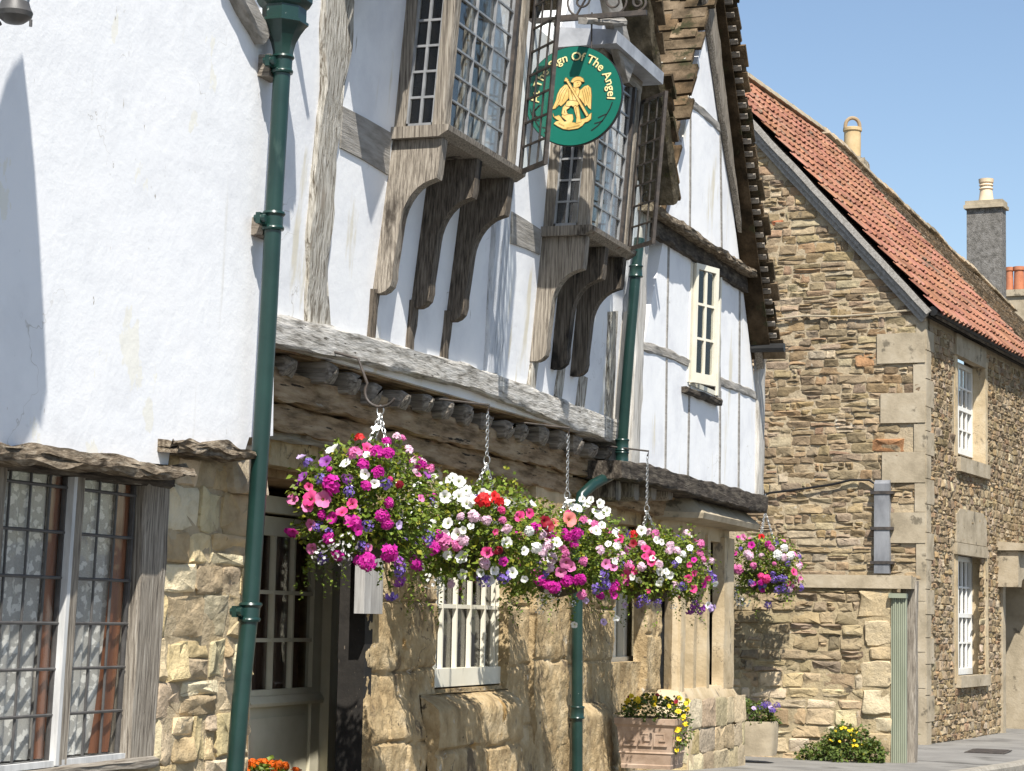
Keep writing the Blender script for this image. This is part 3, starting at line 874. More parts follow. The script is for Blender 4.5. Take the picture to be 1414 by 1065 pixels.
# ------------------------------------------------------------ oriels
def oriel(u0, u1, d, zs, ztp, npl, fz, prof, cas, shear):
    dh = IN
    b = MB()
    # corner post, wall jamb, far corner and head make the frame
    jo, po = d * .22, d * .76
    b.beam(dh, [(u0 + .05, zs, .10), (u0 + .05, ztp, .10)], po, d, .004)
    o = b.build('oriel_window', MT['oak_z'], inn)
    for uq, o0_, o1_, w_, sd_ in ((u0 + .04, 0, jo, .08, 3), (u1 - .05, po, d, .10, 5), (u1 - .04, 0, jo, .08, 6)):
        b = MB(); b.beam(dh, [(uq, zs, w_), (uq, ztp, w_)], o0_, o1_, .004, sd=sd_); b.build('oriel_post', MT['oak_z'], o)
    b = MB()
    b.box(dh, u0, u1, .0, d, ztp, ztp + .10)
    b.build('oriel_head', MT['oak_x'], o)
    # sill, a moulded slab
    b = MB()
    b.prof(dh, [(-.01, zs - .07), (d - .01, zs - .07), (d + .045, zs - .035), (d + .05, zs - .004), (d + .03, zs), (-.01, zs)], u0 - .045, u1 + .07)
    b.build('oriel_sill', MT['bracket_oak'], o, ang=20)
    # room seen through the panes
    b = MB()
    b.box(dh, u0 + .1, u1 - .1, .003, .008, zs, ztp)
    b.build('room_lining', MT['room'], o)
    for f, w in ((.30, .06), (.55, .05), (.8, .06)):
        b = MB(); b.beam(dh, [(u0 + (u1 - u0) * f, zs, w), (u0 + (u1 - u0) * f + .01, ztp, w)], d * .35, d * .5, .006, sd=f * 9)
        b.build('window_post', MT['paint_oak_z'], o)
    b = drape(dh, u0 + (u1 - u0) * .16, u0 + (u1 - u0) * .24, zs + .02, ztp, d * .62, .012, 2, 1.); b.build('drape', MT['tablebrown'], o, ang=180)
    b = drape(dh, u0 + (u1 - u0) * .38, u0 + (u1 - u0) * .45, zs + .02, ztp, d * .30, .012, 3, 2.); b.build('net_drape', MT['dullwhite'], o, ang=180)
    # side light
    b = MB()
    b.box(dh, u0 + .035, u0 + .039, jo, po, zs, ztp)
    b.build('pane', MT['oldglass'], o)
    b = MB()
    rh = fz
    for k in range(1, 12):
        z = zs + .03 + k * rh
        if z < ztp:
            b.box(dh, u0 + .018, u0 + .034, jo, po, z - .007, z + .007)
    mo = (jo + po) / 2
    b.box(dh, u0 + .016, u0 + .034, mo - .008, mo + .008, zs, ztp)
    for q in (jo, po - .012):
        b.box(dh, u0 + .012, u0 + .034, q, q + .012, zs, ztp)
    b.box(dh, u0 + .012, u0 + .034, jo, po, zs, zs + .028)
    b.build('glazing_bars', MT['paint_oak_z'] if 0 else MT['lead_bar'], o)
    # front light
    b = MB()
    b.box(dh, u0 + .1, u1 - .1, d - .034, d - .030, zs, ztp)
    b.build('pane', MT['glass'], o)
    b = MB()
    L = (u1 - u0 - .2) * .86
    for k in range(npl + 1):
        x = u0 + .1 + L * k / npl
        b.box(dh, x - .006, x + .006, d - .03, d - .012, zs, ztp)
    for k in range(0, 12):
        z = zs + .03 + k * rh
        if z < ztp:
            b.box(dh, u0 + .1, u0 + .1 + L, d - .028, d - .014, z - .006, z + .006)
    b.build('glazing_bars', MT['lead_bar'], o)
    b = MB()
    x = u0 + .1 + L
    b.box(dh, x + .004, x + .05, d - .05, d + .012, zs, ztp)
    b.build('hinge_stile', MT['iron'], o)
    # the open casement
    hu, ho, ang, wl, ca, cb = cas
    dv = (-math.cos(R(ang)), math.sin(R(ang)))
    P = lambda s, z, t=0: dh.p(hu + dv[0] * s + dv[1] * t, ho + dv[1] * s - dv[0] * t, z)
    b = MB()

    def bar(s0, s1, z0, z1, t):
        vs = [P(s, z, tt) for s in (s0, s1) for z in (z0, z1) for tt in (-t, t)]
        b.add(vs, [[0, 1, 3, 2], [4, 6, 7, 5], [0, 4, 5, 1], [2, 3, 7, 6], [0, 2, 6, 4], [1, 5, 7, 3]])
    bar(0, .022, ca, cb, .011); bar(wl - .024, wl, ca, cb, .013)
    bar(.022, wl - .024, ca, ca + .028, .012); bar(.022, wl - .024, cb - .024, cb, .012)
    for k in (1, 2):
        bar(wl * k / 3 - .004, wl * k / 3 + .004, ca + .028, cb - .024, .006)
    z = ca + .02 + rh
    while z < cb - .05:
        bar(.022, wl - .024, z - .006, z + .006, .007)
        z += rh
    b.tube([P(wl * .45, ca + rh * 2.2, .02), P(wl * .25, ca + rh * 2.35, .03), P(wl * .2, ca + rh * 2.6, .03), P(wl * .4, ca + rh * 2.75, .03)], .007, 6)
    b.build('open_casement', MT['iron'], o)
    b = MB()
    vs = [P(s, zz, tt) for s in (.022, wl - .024) for zz in (ca + .028, cb - .024) for tt in (-.0015, .0015)]
    b.add(vs, [[0, 1, 3, 2], [4, 6, 7, 5], [0, 4, 5, 1], [2, 3, 7, 6], [0, 2, 6, 4], [1, 5, 7, 3]])
    b.build('casement_glass', MT['casglass'], o)
    # three carved brackets
    for k in range(3):
        ua = u0 + (u1 - u0 - .088) * k / 2
        m = MB()
        n = len(prof)
        vs = [dh.p(ux + shear * z, a, zs - .072 + z) for ux in (ua, ua + .088) for a, z in prof]
        m.add(vs, [list(range(n)), list(range(2 * n - 1, n - 1, -1))] + [[i, i + n, (i + 1) % n + n, (i + 1) % n] for i in range(n)])
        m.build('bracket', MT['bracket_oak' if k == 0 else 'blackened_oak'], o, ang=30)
    return o


MT['casglass'] = glassy('casement_leaf_glass', (.95, .97, .96), .5)


def bracket_prof(d, H, tip):
    p = [(0, 0), (d, 0), (d, -H * .22), (d * .985, -H * .262)]
    for k in range(1, 9):
        t = k / 8
        a = t * math.pi / 2
        p.append((d * .97 - (d * .97 - tip) * math.sin(a), -H * .27 - H * .28 * (1 - math.cos(a))))
    p += [(tip * .98, -H * .7), (tip * .95, -H * .83), (tip * 1.0, -H * .90), (tip * .93, -H * .955), (tip * .72, -H * .985), (tip * .45, -H), (0, -H)]
    return p


zs1 = IN.at_u(600, 184, 11.84)[1]
H1 = zs1 - .07 - IN.at(522, 405, .03)[1]
oriel(11.67, 12.95, .318, zs1, 6.0, 3, .155, bracket_prof(.315, H1, .115), (12.98, .335, 45, .38, zs1 - .03, 6.0), .09)
zs2 = IN.at_u(800, 316, 14.58)[1]
H2 = zs2 - .07 - IN.at(741, 500, .03)[1]
zt2 = IN.at_u(822, 66, 14.57)[1]
ow = oriel(14.48, 15.50, .335, zs2, zt2 - .12, 3, .155, bracket_prof(.33, H2, .12), (15.45, .355, 45, .38, zs2 - .02, zs2 + 1.12), .03)
b = MB()
b.prof(IN, [(-.02, zt2 - .03), (.46, zt2 - .03), (.46, zt2 + .06), (.43, zt2 + .07), (-.02, zt2 + .12)], 14.38, 15.62)
b.build('lead_roof', MT['lead'], ow)

# ============================================================ INN, ground floor
GO = -.20
gz = lambda u: ground(u)
b = MB()
# back wall with openings: left of door jamb, above door, piers between
def wallpix(x, y, o=GO): return IG.at(x, y, o)
uA = 10.35
uP1 = wallpix(497, 900)[0]
uW0, uW1 = wallpix(594, 900)[0], wallpix(700, 900)[0]
uS0, uS1 = wallpix(846, 880)[0], wallpix(893, 880)[0]
zj = 3.02
def joints(u, z, hh=.43, ww=.62, dep=.028):
    zz = z + nz((u * 3, z * 2, 7)) * .035
    r = math.floor(zz / hh)
    d = abs(zz / hh - round(zz / hh)) * hh
    uu_ = u + nz((z * 4, u, 3)) * .03 + (r % 2) * ww * .47 + nz((r * 3.7, 0, 0)) * .2
    e = abs(uu_ / ww - round(uu_ / ww)) * ww
    return -dep * max(0, 1 - d / .02) - dep * max(0, 1 - e / .02)
b.rough(IG, uP1, uW0 + .03, .2, 2.62, GO + .03, .02, step=.02, fn=lambda u, z: .07 * max(0, min(1, (1.15 - z) * 4)) + joints(u, z), sd=1, sc=4)
b.rough(IG, uW1 - .03, uS0, .2, 2.62, GO + .02, .02, step=.022, sd=4, sc=4, fn=lambda u, z: joints(u, z) + .05 * max(0, min(1, (.95 - z) * 4)))
b.rough(IG, uS1, 18.9, .2, 2.62, GO + .0, .018, step=.025, sd=6, sc=4, fn=lambda u, z: joints(u, z, .5, .8))
b.rough(IG, uS0 - .05, uS1 + .05, .2, wallpix(870, 915, GO)[1], GO - .06, .03, sd=9, sc=4)
b.rough(IG, uW0 - .05, uW1 + .05, .2, wallpix(645, 950, GO)[1], GO - .02, .02, sd=19, sc=4)
b.box(IG, 10.2, 19.2, GO - .6, GO - .06, 2.45, 2.98)
b.box(IG, uW1, 18.9, GO - .7, GO - .5, .2, 2.5)
b.build('limestone_wall', MT['oldwall'], inn)
# sloping apron of stone below the main window, and the pier beside the drainpipe
ap0, ap1 = IG.at(604, 1000, -.03)[0], IG.at(722, 1000, -.03)[0]
zap = IG.at(640, 957, -.08)[1]
b = MB()
zj1 = IG.at(660, 1032, -.03)[1]
groove = lambda u, z, zz, a=.03: -a * max(0, 1 - abs(z - zz - nz((u * 3, 1, zz)) * .03) / .022)
b.rough(IG, ap0, ap1, .2, zap, -.03, .022, step=.022, sd=11, sc=3, fn=lambda u, z: -.15 * max(0, (z - zap + .12) / .12) ** 2 + groove(u, z, zj1, .04) - .025 * max(0, 1 - abs(u - ap0 - (ap1 - ap0) * .62 - nz((z * 4, 2, 0)) * .04) / .03) * (z < zj1))
b.build('stone_apron', MT['oldwall'], inn)
zsk = IG.at(820, 972, -.08)[1]
b = MB()
b.rough(IG, IG.at(804, 1000, -.06)[0], IG.at(848, 1000, -.06)[0], .2, zsk, -.07, .022, step=.022, sd=15, sc=4, fn=lambda u, z: -.1 * max(0, (z - zsk + .1) / .1) ** 2)
b.build('stone_plinth', MT['oldwall'], inn)
# rough upright stone beside the drainpipe
b = MB()
b.rough(IG, IG.at(742, 900, -.12)[0], IG.at(787, 900, -.12)[0], .2, 2.5, -.13, .025, step=.022, sd=21, sc=4, fn=lambda u, z: joints(u, z, .66, 3))
b.build('stone_pier', MT['oldwall'], inn)
# bressumers under the joists
b = MB()
z0 = IG.at(600, 600, -.36)[1]
b.beam(IG, [(10.2, 2.86, .16), (12, 2.86, .18), (14, 2.84, .17), (16.2, 2.82, .16), (19.0, 2.78, .16)], GO - .3, -.08, .012, sd=2)
b.build('bressumer', MT['dark_oak2'], inn)
b = MB()
b.beam(IG, [(10.2, 2.70, .13), (12, 2.69, .14), (14, 2.68, .15), (16.2, 2.65, .14), (19.0, 2.62, .14)], GO - .3, -.13, .012, sd=5)
b.build('bressumer', MT['dark_oak2'], inn)
# door head: cranked timbers
b = pbeam(IG, [(360, 585, 40), (432, 592, 42), (500, 618, 30)], -.4, -.2, 'h', .01, 3.)
b.build('door_head', MT['grey_rail'], inn)
b = pbeam(IG, [(425, 592, 22), (478, 612, 24), (520, 645, 20)], -.3, -.16, 'h', .008, 8.)
b.build('door_brace', MT['grey_rail'], inn)
# door reveal and soffit, stained plaster
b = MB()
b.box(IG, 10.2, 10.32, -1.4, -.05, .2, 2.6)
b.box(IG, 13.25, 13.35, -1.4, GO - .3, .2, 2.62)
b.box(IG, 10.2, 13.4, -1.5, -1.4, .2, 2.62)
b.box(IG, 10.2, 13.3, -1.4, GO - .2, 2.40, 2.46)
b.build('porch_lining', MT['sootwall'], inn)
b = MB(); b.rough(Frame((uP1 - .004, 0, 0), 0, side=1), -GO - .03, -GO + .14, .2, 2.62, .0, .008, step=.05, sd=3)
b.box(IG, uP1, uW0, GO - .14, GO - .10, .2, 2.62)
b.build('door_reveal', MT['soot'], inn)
# the door
DO = -.82
dx = lambda px, y=850: IG.at(px, y, DO)[0]
dz = lambda py, px=400: IG.at(px, py, DO)[1]
b = MB()
b.box(IG, dx(446), dx(468), DO - .1, DO + .06, .2, dz(712)); b.box(IG, dx(446) - 1.25, dx(468), DO - .1, DO + .07, dz(712), dz(690))
b.box(IG, dx(446) - 1.25, dx(446) - 1.15, DO - .1, DO + .06, .2, dz(712))
b.build('door_frame', MT['putty'], inn)
dl, dr = dx(446) - 1.14, dx(446) - .01
b = MB()
zm = dz(962)
b.box(IG, dr - .13, dr, DO - .05, DO, .25, dz(716)); b.box(IG, dl, dl + .13, DO - .05, DO, .25, dz(716))
b.box(IG, dl + .13, dr - .13, DO - .05, DO, zm - .02, zm + .05); b.box(IG, dl + .13, dr - .13, DO - .05, DO - .002, dz(742), dz(716))
b.box(IG, dl + .13, dr - .13, DO - .05, DO - .02, .25, zm - .02)
b.prof(IG, [(DO - .01, zm - .05), (DO + .03, zm - .05), (DO + .04, zm - .03), (DO + .02, zm + .01), (DO - .01, zm + .02)], dl + .05, dr - .02)
door = b.build('door', MT['putty'], inn)
b = MB()
for q in (.33, .66):
    x = dl + .13 + (dr - dl - .26) * q
    b.box(IG, x - .012, x + .012, DO - .04, DO - .006, zm + .05, dz(742))
for y in (819, 884):
    b.box(IG, dl + .13, dr - .13, DO - .042, DO - .008, dz(y) - .012, dz(y) + .012)
b.build('glazing_bars', MT['putty'], door)
b = MB(); b.box(IG, dl + .13, dr - .13, DO - .035, DO - .03, zm + .05, dz(742)); b.build('door_pane', MT['glass'], door)
b = MB()
for q0, q1 in ((.16, .80),):
    b.box(IG, dl + .16, dr - .16, DO - .03, DO - .013, .35, zm - .12)
b.build('door_panel', MT['putty'], door)
o = drape(IG, dl + .1, dr - .1, zm, dz(735), DO - .12, .015, 9, 3.).build('door_curtain', MT['browncurtain'], ang=180)
tag(o, 'dark brown curtain hanging behind the glazed door of the inn', 'curtain')
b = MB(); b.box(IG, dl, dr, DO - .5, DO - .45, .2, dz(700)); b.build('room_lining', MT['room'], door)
# white board fixed on the first pier
b = MB(); u0_, z1_ = IG.at(505, 760, -.10); u1_, z0_ = IG.at(528, 848, -.10)
b.box(IG, u0_, u1_, -.165, -.10, z0_, z1_ + .25)
b.build('white_board', MT['grey_board'], inn)
# main ground-floor window
WO = -.27
wx = lambda px: IG.at(px, 860, WO)[0]
wz = lambda py: IG.at(645, py, WO)[1]
zb_, zt_ = wz(942), wz(712)
b = MB()
b.box(IG, wx(592), wx(600), WO - .06, WO + .015, zb_, zt_); b.box(IG, wx(686), wx(699), WO - .06, WO + .015, zb_, zt_)
b.box(IG, wx(590), wx(700), WO - .08, WO + .035, zb_ - .02, zb_ + .1); b.box(IG, wx(590), wx(700), WO - .08, WO + .03, zt_ - .05, zt_)
w2 = b.build('casement_window', MT['cream'], inn)
b = MB()
for px in (610, 629.5, 649, 668.5, 682):
    b.box(IG, wx(px) - .012, wx(px) + .012, WO - .022, WO + .008, zb_ + .1, zt_ - .05)
for py in (838, 765):
    b.box(IG, wx(600), wx(686), WO - .02, WO + .006, wz(py) - .014, wz(py) + .014)
b.build('glazing_bars', MT['cream'], w2)
b = MB(); b.box(IG, wx(598), wx(688), WO - .028, WO - .025, zb_, zt_); b.build('pane', MT['glass'], w2)
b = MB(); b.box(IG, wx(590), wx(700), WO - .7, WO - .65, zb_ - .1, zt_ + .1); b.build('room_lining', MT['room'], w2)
o = drape(IG, wx(600), wx(632), zb_, zt_, WO - .15, .012, 4, 2.).build('blue_curtain', MT['bluecurtain'], ang=180)
tag(o, 'dim blue curtain behind the cream barred window below the second flower basket', 'curtain')
b = MB(); b.box(IG, wx(585), IG.at(716, 690, -.2)[0], WO - .05, -.13, IG.at(650, 702, -.14)[1], IG.at(650, 678, -.14)[1]); b.build('window_lintel', MT['putty2'], inn)
# plastered pier head between window and drainpipe
b = MB(); b.rough(IG, IG.at(740, 690, -.14)[0], IG.at(790, 690, -.14)[0], 1.9, IG.at(760, 640, -.14)[1], -.14, .012, sd=31); b.build('pier_head', MT['ashlar'], inn)
b = MB(); b.rough(IG, IG.at(545, 640, -.15)[0], IG.at(599, 640, -.15)[0], 1.9, 2.62, -.15, .012, sd=33); b.build('pier_head', MT['ashlar'], inn)
# second, small window deep in its recess
SO = -.42
sx = lambda px: IG.at(px, 870, SO)[0]
zsb, zst = IG.at(870, 911, SO)[1], IG.at(870, 720, SO)[1]
b = MB()
b.box(IG, sx(884), sx(889), SO - .05, SO + .03, zsb, zst); b.box(IG, sx(838), sx(846), SO - .05, SO + .03, zsb, zst)
b.box(IG, sx(858), sx(863), SO - .04, SO + .02, zsb, zst)
b.box(IG, sx(838), sx(889), SO - .05, SO + .04, zsb - .02, zsb + .03)
w3 = b.build('recess_window', MT['cream'], inn)
b = MB(); b.box(IG, sx(838), sx(889), SO - .03, SO - .026, zsb, zst); b.build('pane', MT['glass'], w3)
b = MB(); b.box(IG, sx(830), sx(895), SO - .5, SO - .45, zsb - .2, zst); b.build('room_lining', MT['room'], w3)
o = drape(IG, sx(864), sx(886), zsb + .02, zst, SO - .1, .012, 3, 1.).build('buff_curtain', MT['buffcurtain'], ang=180)
tag(o, 'buff curtain inside the small recessed window behind the second drainpipe', 'curtain')

# second drainpipe
P2 = lambda x, y, o: IG.p(IG.at(x, y, o)[0], o, IG.at(x, y, o)[1])
up = [(883, 330, .25), (878, 375, .235), (869, 480, .19), (859, 615, .14)]
lo = [(857, 640, .12), (846, 655, .08), (818, 670, .0), (803, 684, -.05), (799, 705, -.06), (797, 850, -.06), (797, 1000, -.05), (797, 1100, -.05)]
q2 = [P2(*a) for a in up + lo]
dp2 = thing('drainpipe', q2[-1], 'slim green drainpipe without a hopper, bending back under the jetty beside the planter', 'drainpipe', 'green drainpipes')
b = MB(); b.tube(q2, .043, 14); b.build('pipe', MT['green'], dp2, ang=60)
for c in (q2[3], q2[3] + Vector((0, 0, -.10)), P2(797, 984, -.05), q2[1]):
    b = MB(); b.lathe(c, [(.043, -.05), (.055, -.048), (.058, -.04), (.052, -.03), (.052, .03), (.058, .04), (.055, .048), (.043, .05)], 14)
    b.build('pipe_collar', MT['green'], dp2)

# ============================================================ WHITE GABLE
gab = thing('white_gable', GB.p(19.1, -.5, .3), 'steep white timbered gable with an open cream casement and mossy stone slate verges', 'building')
gu0, gu1 = GB.at(876, 500)[0], GB.at(1053, 600)[0]
apu = GB.at(978, 0)[0]
apz = GB.at(978, -6)[1]
zbm = GB.at(960, 672)[1]
zev = apz - (gu1 - apu) * 1.45
b = MB()
b.poly(GB, [(gu0, zbm), (gu1, zbm), (gu1, zev), (apu, apz - .1), (gu0, zev)], -.25, 0)
b.build('limewashed_wall', MT['render2'], gab)
def gpost(L, o1, mat, name, mode='v', rough=.006, o0=-.02, sd=0.):
    return pbeam(GB, L, o0, o1, mode, rough, sd).build(name, MT[mat], gab)
gpost([(893, 290, 12), (888, 380, 12), (883, 500, 12), (877, 660, 12)], .03, 'paint_oak_z2', 'corner_post', o0=-.3)
gpost([(1049, 370, 10), (1053, 500, 9), (1051, 690, 8)], .035, 'paint_oak_z2', 'corner_post')
gpost([(888, 478, 13), (920, 487, 13), (953, 502, 12)], .012, 'grey_rail', 'rail', 'h')
gpost([(994, 527, 12), (1022, 536, 12), (1050, 549, 11)], .012, 'grey_rail', 'rail', 'h')
gpost([(944, 133, 12), (972, 155, 12), (1007, 188, 12)], .012, 'grey_rail', 'rail', 'h')
gpost([(990, 365, 8), (992, 450, 8), (992, 550, 7)], .015, 'grey_rail', 'window_post')
# string beam with its drip board
gpost([(905, 312, 26), (960, 345, 26), (1042, 398, 24)], .05, 'dark_oak', 'string_beam', 'h', .012)
gpost([(903, 285, 9), (960, 322, 9), (1046, 379, 9)], .15, 'drip', 'drip_board', 'h', .014, o0=-.02)
# joint strips
b = MB()
for (x0, y0, x1, y1) in ((924, 325, 921, 484), (921, 495, 919, 660), (953, 495, 950, 672), (995, 540, 994, 685), (1022, 395, 1021, 535), (1021, 542, 1020, 690), (954, 146, 953, 318), (995, 182, 997, 345)):
    b.beam(GB, nodes(GB, [(x0, y0, 2.4), (x1, y1, 2.4)], .004), -.004, .005, .002)
b.build('joint_strips', MT['grey_rail'], gab)
# jettied bressumer
gpost([(858, 648, 26), (900, 655, 26), (960, 672, 25), (1060, 697, 24)], .05, 'dark_oak', 'bressumer', 'h', .008, o0=-.3)
for i, x in enumerate((842, 868, 892, 915)):
    u_, z_ = IG.at(x, 676, 0)
    b = MB()
    b.loft([[IG.p(u_ + math.copysign(abs(math.cos(t)) ** .6, math.cos(t)) * .1 * s_, o, z_ + math.copysign(abs(math.sin(t)) ** .6, math.sin(t)) * .10 * s_ - (1 - s_) * .05) for t in [6.283 * k / 12 for k in range(12)]] for o, s_ in ((-.6, 1), (.0, 1), (.04, .95), (.07, .8))])
    b.build('joist', MT['bracket_oak'], gab)
# slates
b = MB(); bt = MB()
ov = .30
slope(b, None, GB, apu, apz + .06, -1, .13, -4.5, (apz + .06 - 5.02) / math.sin(P55), P55, course=.145, wr=(.22, .42), pal=TILEPAL, jit=.05)
rp, S_, T_, N_ = slope(b, bt, GB, apu, apz + .07, 1, ov, -4.5, 3.66, P55, course=.12, wr=(.2, .4), pal=TILEPAL, jit=.03)
b.build('stone_slate_roof', MT['rooftile'], gab)
bt.build('roof_battens', MT['oak_y'], gab)
gpost([(978, -25, 10), (1004, 155, 10), (1042, 385, 9)], .06, 'oak_z', 'bargeboard', o0=.01)
gpost([(1044, 382, 9), (1050, 445, 9), (1058, 500, 8)], .09, 'oak_z', 'bargeboard', o0=.02)
b = MB()
e_ = rp + T_ * 3.66
b.tube([e_ - S_ * .06 - N_ * .03, e_ + S_ * 4 - N_ * .03], .045, 10)
b.build('gutter', MT['black'], gab)
# open casement
cw = MB()
cu, cz0 = GB.at(954, 528, .02); cz1 = GB.at(954, 360, .02)[1]
wl = .385
A = R(17)
ur = GB.at(991, 450, .0)[0]
def leafbar(b, s0, s1, z0, z1, t0=-.02, t1=.02):
    vs = [GB.p(cu + s * math.cos(A) - t * math.sin(A), .025 + s * math.sin(A) + t * math.cos(A), z) for s in (s0, s1) for z in (z0, z1) for t in (t0, t1)]
    b.add(vs, [[0, 1, 3, 2], [4, 6, 7, 5], [0, 4, 5, 1], [2, 3, 7, 6], [0, 2, 6, 4], [1, 5, 7, 3]])
leafbar(cw, 0, .04, cz0, cz1); leafbar(cw, wl - .05, wl, cz0, cz1)
leafbar(cw, .04, wl - .05, cz0, cz0 + .09); leafbar(cw, .04, wl - .05, cz1 - .05, cz1)
ow2 = cw.build('open_casement', MT['cream'], gab)
b = MB()
mdl = .04 + (wl - .09) / 2
leafbar(b, mdl - .013, mdl + .013, cz0 + .09, cz1 - .05, -.012, .012)
for k in (1, 2):
    z = cz0 + .09 + (cz1 - cz0 - .14) * k / 3
    leafbar(b, .04, wl - .05, z - .011, z + .011, -.011, .011)
b.build('glazing_bars', MT['cream'], ow2)
b = MB(); leafbar(b, .04, wl - .05, cz0 + .09, cz1 - .05, -.003, .0); b.build('pane', MT['glass'], ow2)
b = MB()
b.box(GB, ur - .05, ur, -.02, .03, cz0 - .02, cz1 + .02)
b.box(GB, cu - .05, cu - .01, -.02, .012, cz0, cz1)
b.box(GB, cu - .01, ur - .05, -.02, .012, cz0 - .02, cz0 + .02)
b.build('window_frame', MT['cream'], gab)
b = MB(); b.box(GB, cu - .01, ur - .05, .001, .006, cz0 + .02, cz1 + .0); b.build('window_opening', MT['room'], gab)
gpost([(950, 538, 8), (998, 556, 9)], .06, 'dark_oak', 'window_sill', 'h', .006)
# canted stone bay below
by = [(18.55, -.47), (19.02, -.06), (21.12, -.10), (21.12, -.75)]
def bayring(off, z, rg=.0):
    c = [(18.72 - off * .8, -.32 - .0 * off), (19.02 - off * .4, -.06 + off), (21.12 + off, -.10 + off), (21.12 + off, -.9)]
    return [IG.p(u, o, z) for u, o in c]
b = MB()
zc = 1.02
b.loft([bayring(.10, .1), bayring(.10, .62), bayring(.08, .68), bayring(.07, zc - .12), bayring(.0, zc)], cap=True)
# piers: near jamb (canted face), corner, mullions, far pier; lintel
def pier(u0, u1, o1, z0=zc - .05, z1=2.5, o0=-.4):
    b.rough(IG, u0, u1, z0, z1, o1, .008, step=.12, sd=u0)
FR = lambda px: IG.at(px, 800, -.08)[0]
b.build('canted_bay_base', MT['ashlar'], gab)
b = MB()
ASH = [(.47, .375, .24), (.51, .41, .27), (.43, .34, .21), (.54, .45, .31), (.45, .35, .21)]
fb = Frame((18.64, .32, 0), -math.degrees(math.atan2(.36, .34)))
b.masonry(fb, .0, math.hypot(.34, .36) - .01, .12, .93, .0, (.22, .34), (.22, .5), .002, .010, ASH, split=.1, warp=.01, rg=.014)
b.masonry(IG, 19.0, 21.2, .12, .93, .03, (.22, .34), (.3, .7), .002, .010, ASH, split=.1, warp=.01, rg=.014)
b.build('base_stonework', MT['stone'], gab)
b = MB()
cf = Frame((18.72, .32, 0), -math.degrees(math.atan2(.26, .30)))
Lc = math.hypot(.30, .26)
b.rough(cf, 0, Lc * .42, zc - .03, 2.45, -.01, .01, step=.1, sd=51)
b.rough(cf, Lc * .78, Lc + .02, zc - .03, 2.45, -.0, .01, step=.1, sd=52)
for a0, a1 in ((19.0, 19.16), (19.55, 19.66), (20.05, 20.16), (20.72, 21.12)):
    b.rough(IG, a0, a1, zc - .03, 2.45, -.07 if a0 > 19.1 else -.05, .01, step=.1, sd=a0)
b.box(IG, 21.0, 21.12, -.9, -.12, zc, 2.45)
b.build('stone_mullions', MT['ashlar'], gab)
b = MB(); b.loft([bayring(-.02, 2.40), bayring(-.02, 2.54)]); b.build('bay_lintel', MT['ashlar'], gab)
b = MB()
b.loft([bayring(.12, 2.53), bayring(.22, 2.55), bayring(.235, 2.60), bayring(.06, 2.77), bayring(-.1, 2.80)])
b.build('stone_hood', MT['quoin'], gab)
b = MB(); b.loft([bayring(-.14, zc), bayring(-.14, 2.42)]); b.build('bay_glass', MT['baypane'], gab)

# ============================================================ STONE HOUSE on the right
hz = ground(29) - .1
house = thing('stone_house', HF.p(4, -2, ground(30)), 'brown rubble stone house with pale corner quoins and a red pantile roof', 'building')
zE = HF.at(1285, 436, .05)[1]
apg, apgz = HG.at(902, 32, 0)
slp = (apgz - zE) / apg
sEnd = HF.at(1600, 700, 0)[0]
random.seed(21)
b = MB(); b.col = RUBMORT
b.poly(HG, [(0, hz), (apg * 2, hz), (apg * 2, zE), (apg, apgz), (0, zE)], -.3, .007)
uL = HG.at(1030, 500)[0]
inG = lambda u, z: z < zE + u * slp - .12 and u > .03
b.masonry(HG, .03, uL, 2.05, HG.at(1040, 180)[1], -.002, (.075, .15), (.12, .42), .006, .024, RUBPAL, inside=lambda u, z: inG(u, z) and not (u < .45 and z < zE - .4 and int((z - zE) / .62) % 2 == 0), split=.4, warp=.035, rg=.016)
for (x, y, w, h, c) in ((1228, 615, 44, 18, (.36, .19, .095)), (1195, 498, 30, 18, (.38, .22, .115)), (1074, 309, 18, 8, (.48, .19, .10))):
    u_, z_ = HG.at(x, y); k_ = 28.6 / 3000
    b.col = c
    b.stone(HG, u_ - w * k_ / 2, u_ + w * k_ / 2, z_ - h * k_ / 2, z_ + h * k_ / 2, .0, .026, .02)
b.build('gable_wall', MT['rubble'], house)
b = MB()
for (x0, x1, y0, y1) in ((1212, 1284, 462, 503), (1217, 1284, 544, 585), (1219, 1284, 625, 667), (1224, 1284, 708, 750)):
    u_, z0_ = HG.at(x0, y1); z1_ = HG.at(x0, y0)[1]
    b.rough(HG, -.02, u_, z0_, z1_, .045, .008, step=.1, sd=x0)
for (x0, y0, y1) in ((1262, 504, 543), (1263, 586, 624), (1264, 668, 707), (1266, 751, 830), (1266, 832, 900), (1264, 902, 950), (1262, 952, 1004), (1266, 440, 461)):
    u_, z0_ = HG.at(x0, y1); z1_ = HG.at(x0, y0)[1]
    b.rough(HG, -.02, u_, z0_, z1_, .035, .008, step=.1, sd=y0)
zq = hz
k = 0
while zq < zE - .3:
    h = random.uniform(.3, .42)
    b.rough(HF, -.03, .22 + .16 * (k % 2), zq + .006, min(zq + h, zE - .2) - .006, .035, .008, step=.1, sd=zq)
    zq += h; k += 1
b.build('quoins', MT['quoin'], house)
# front wall
b = MB(); b.col = RUBMORT
wins = [(HF.at(1316, 560)[0], HF.at(1360, 560)[0], HF.at(1330, 640)[1], HF.at(1330, 480)[1]), (HF.at(1316, 850)[0], HF.at(1352, 850)[0], HF.at(1330, 945)[1], HF.at(1330, 750)[1])]
dU = HF.at(1383, 900)[0]
inF = lambda u, z: not any(a - .05 < u < c + .05 and d < z < e for a, c, d, e in wins) and u > .3 and not (u > dU and z < HF.at(1390, 800)[1])
uF = HF.at(1440, 700)[0]
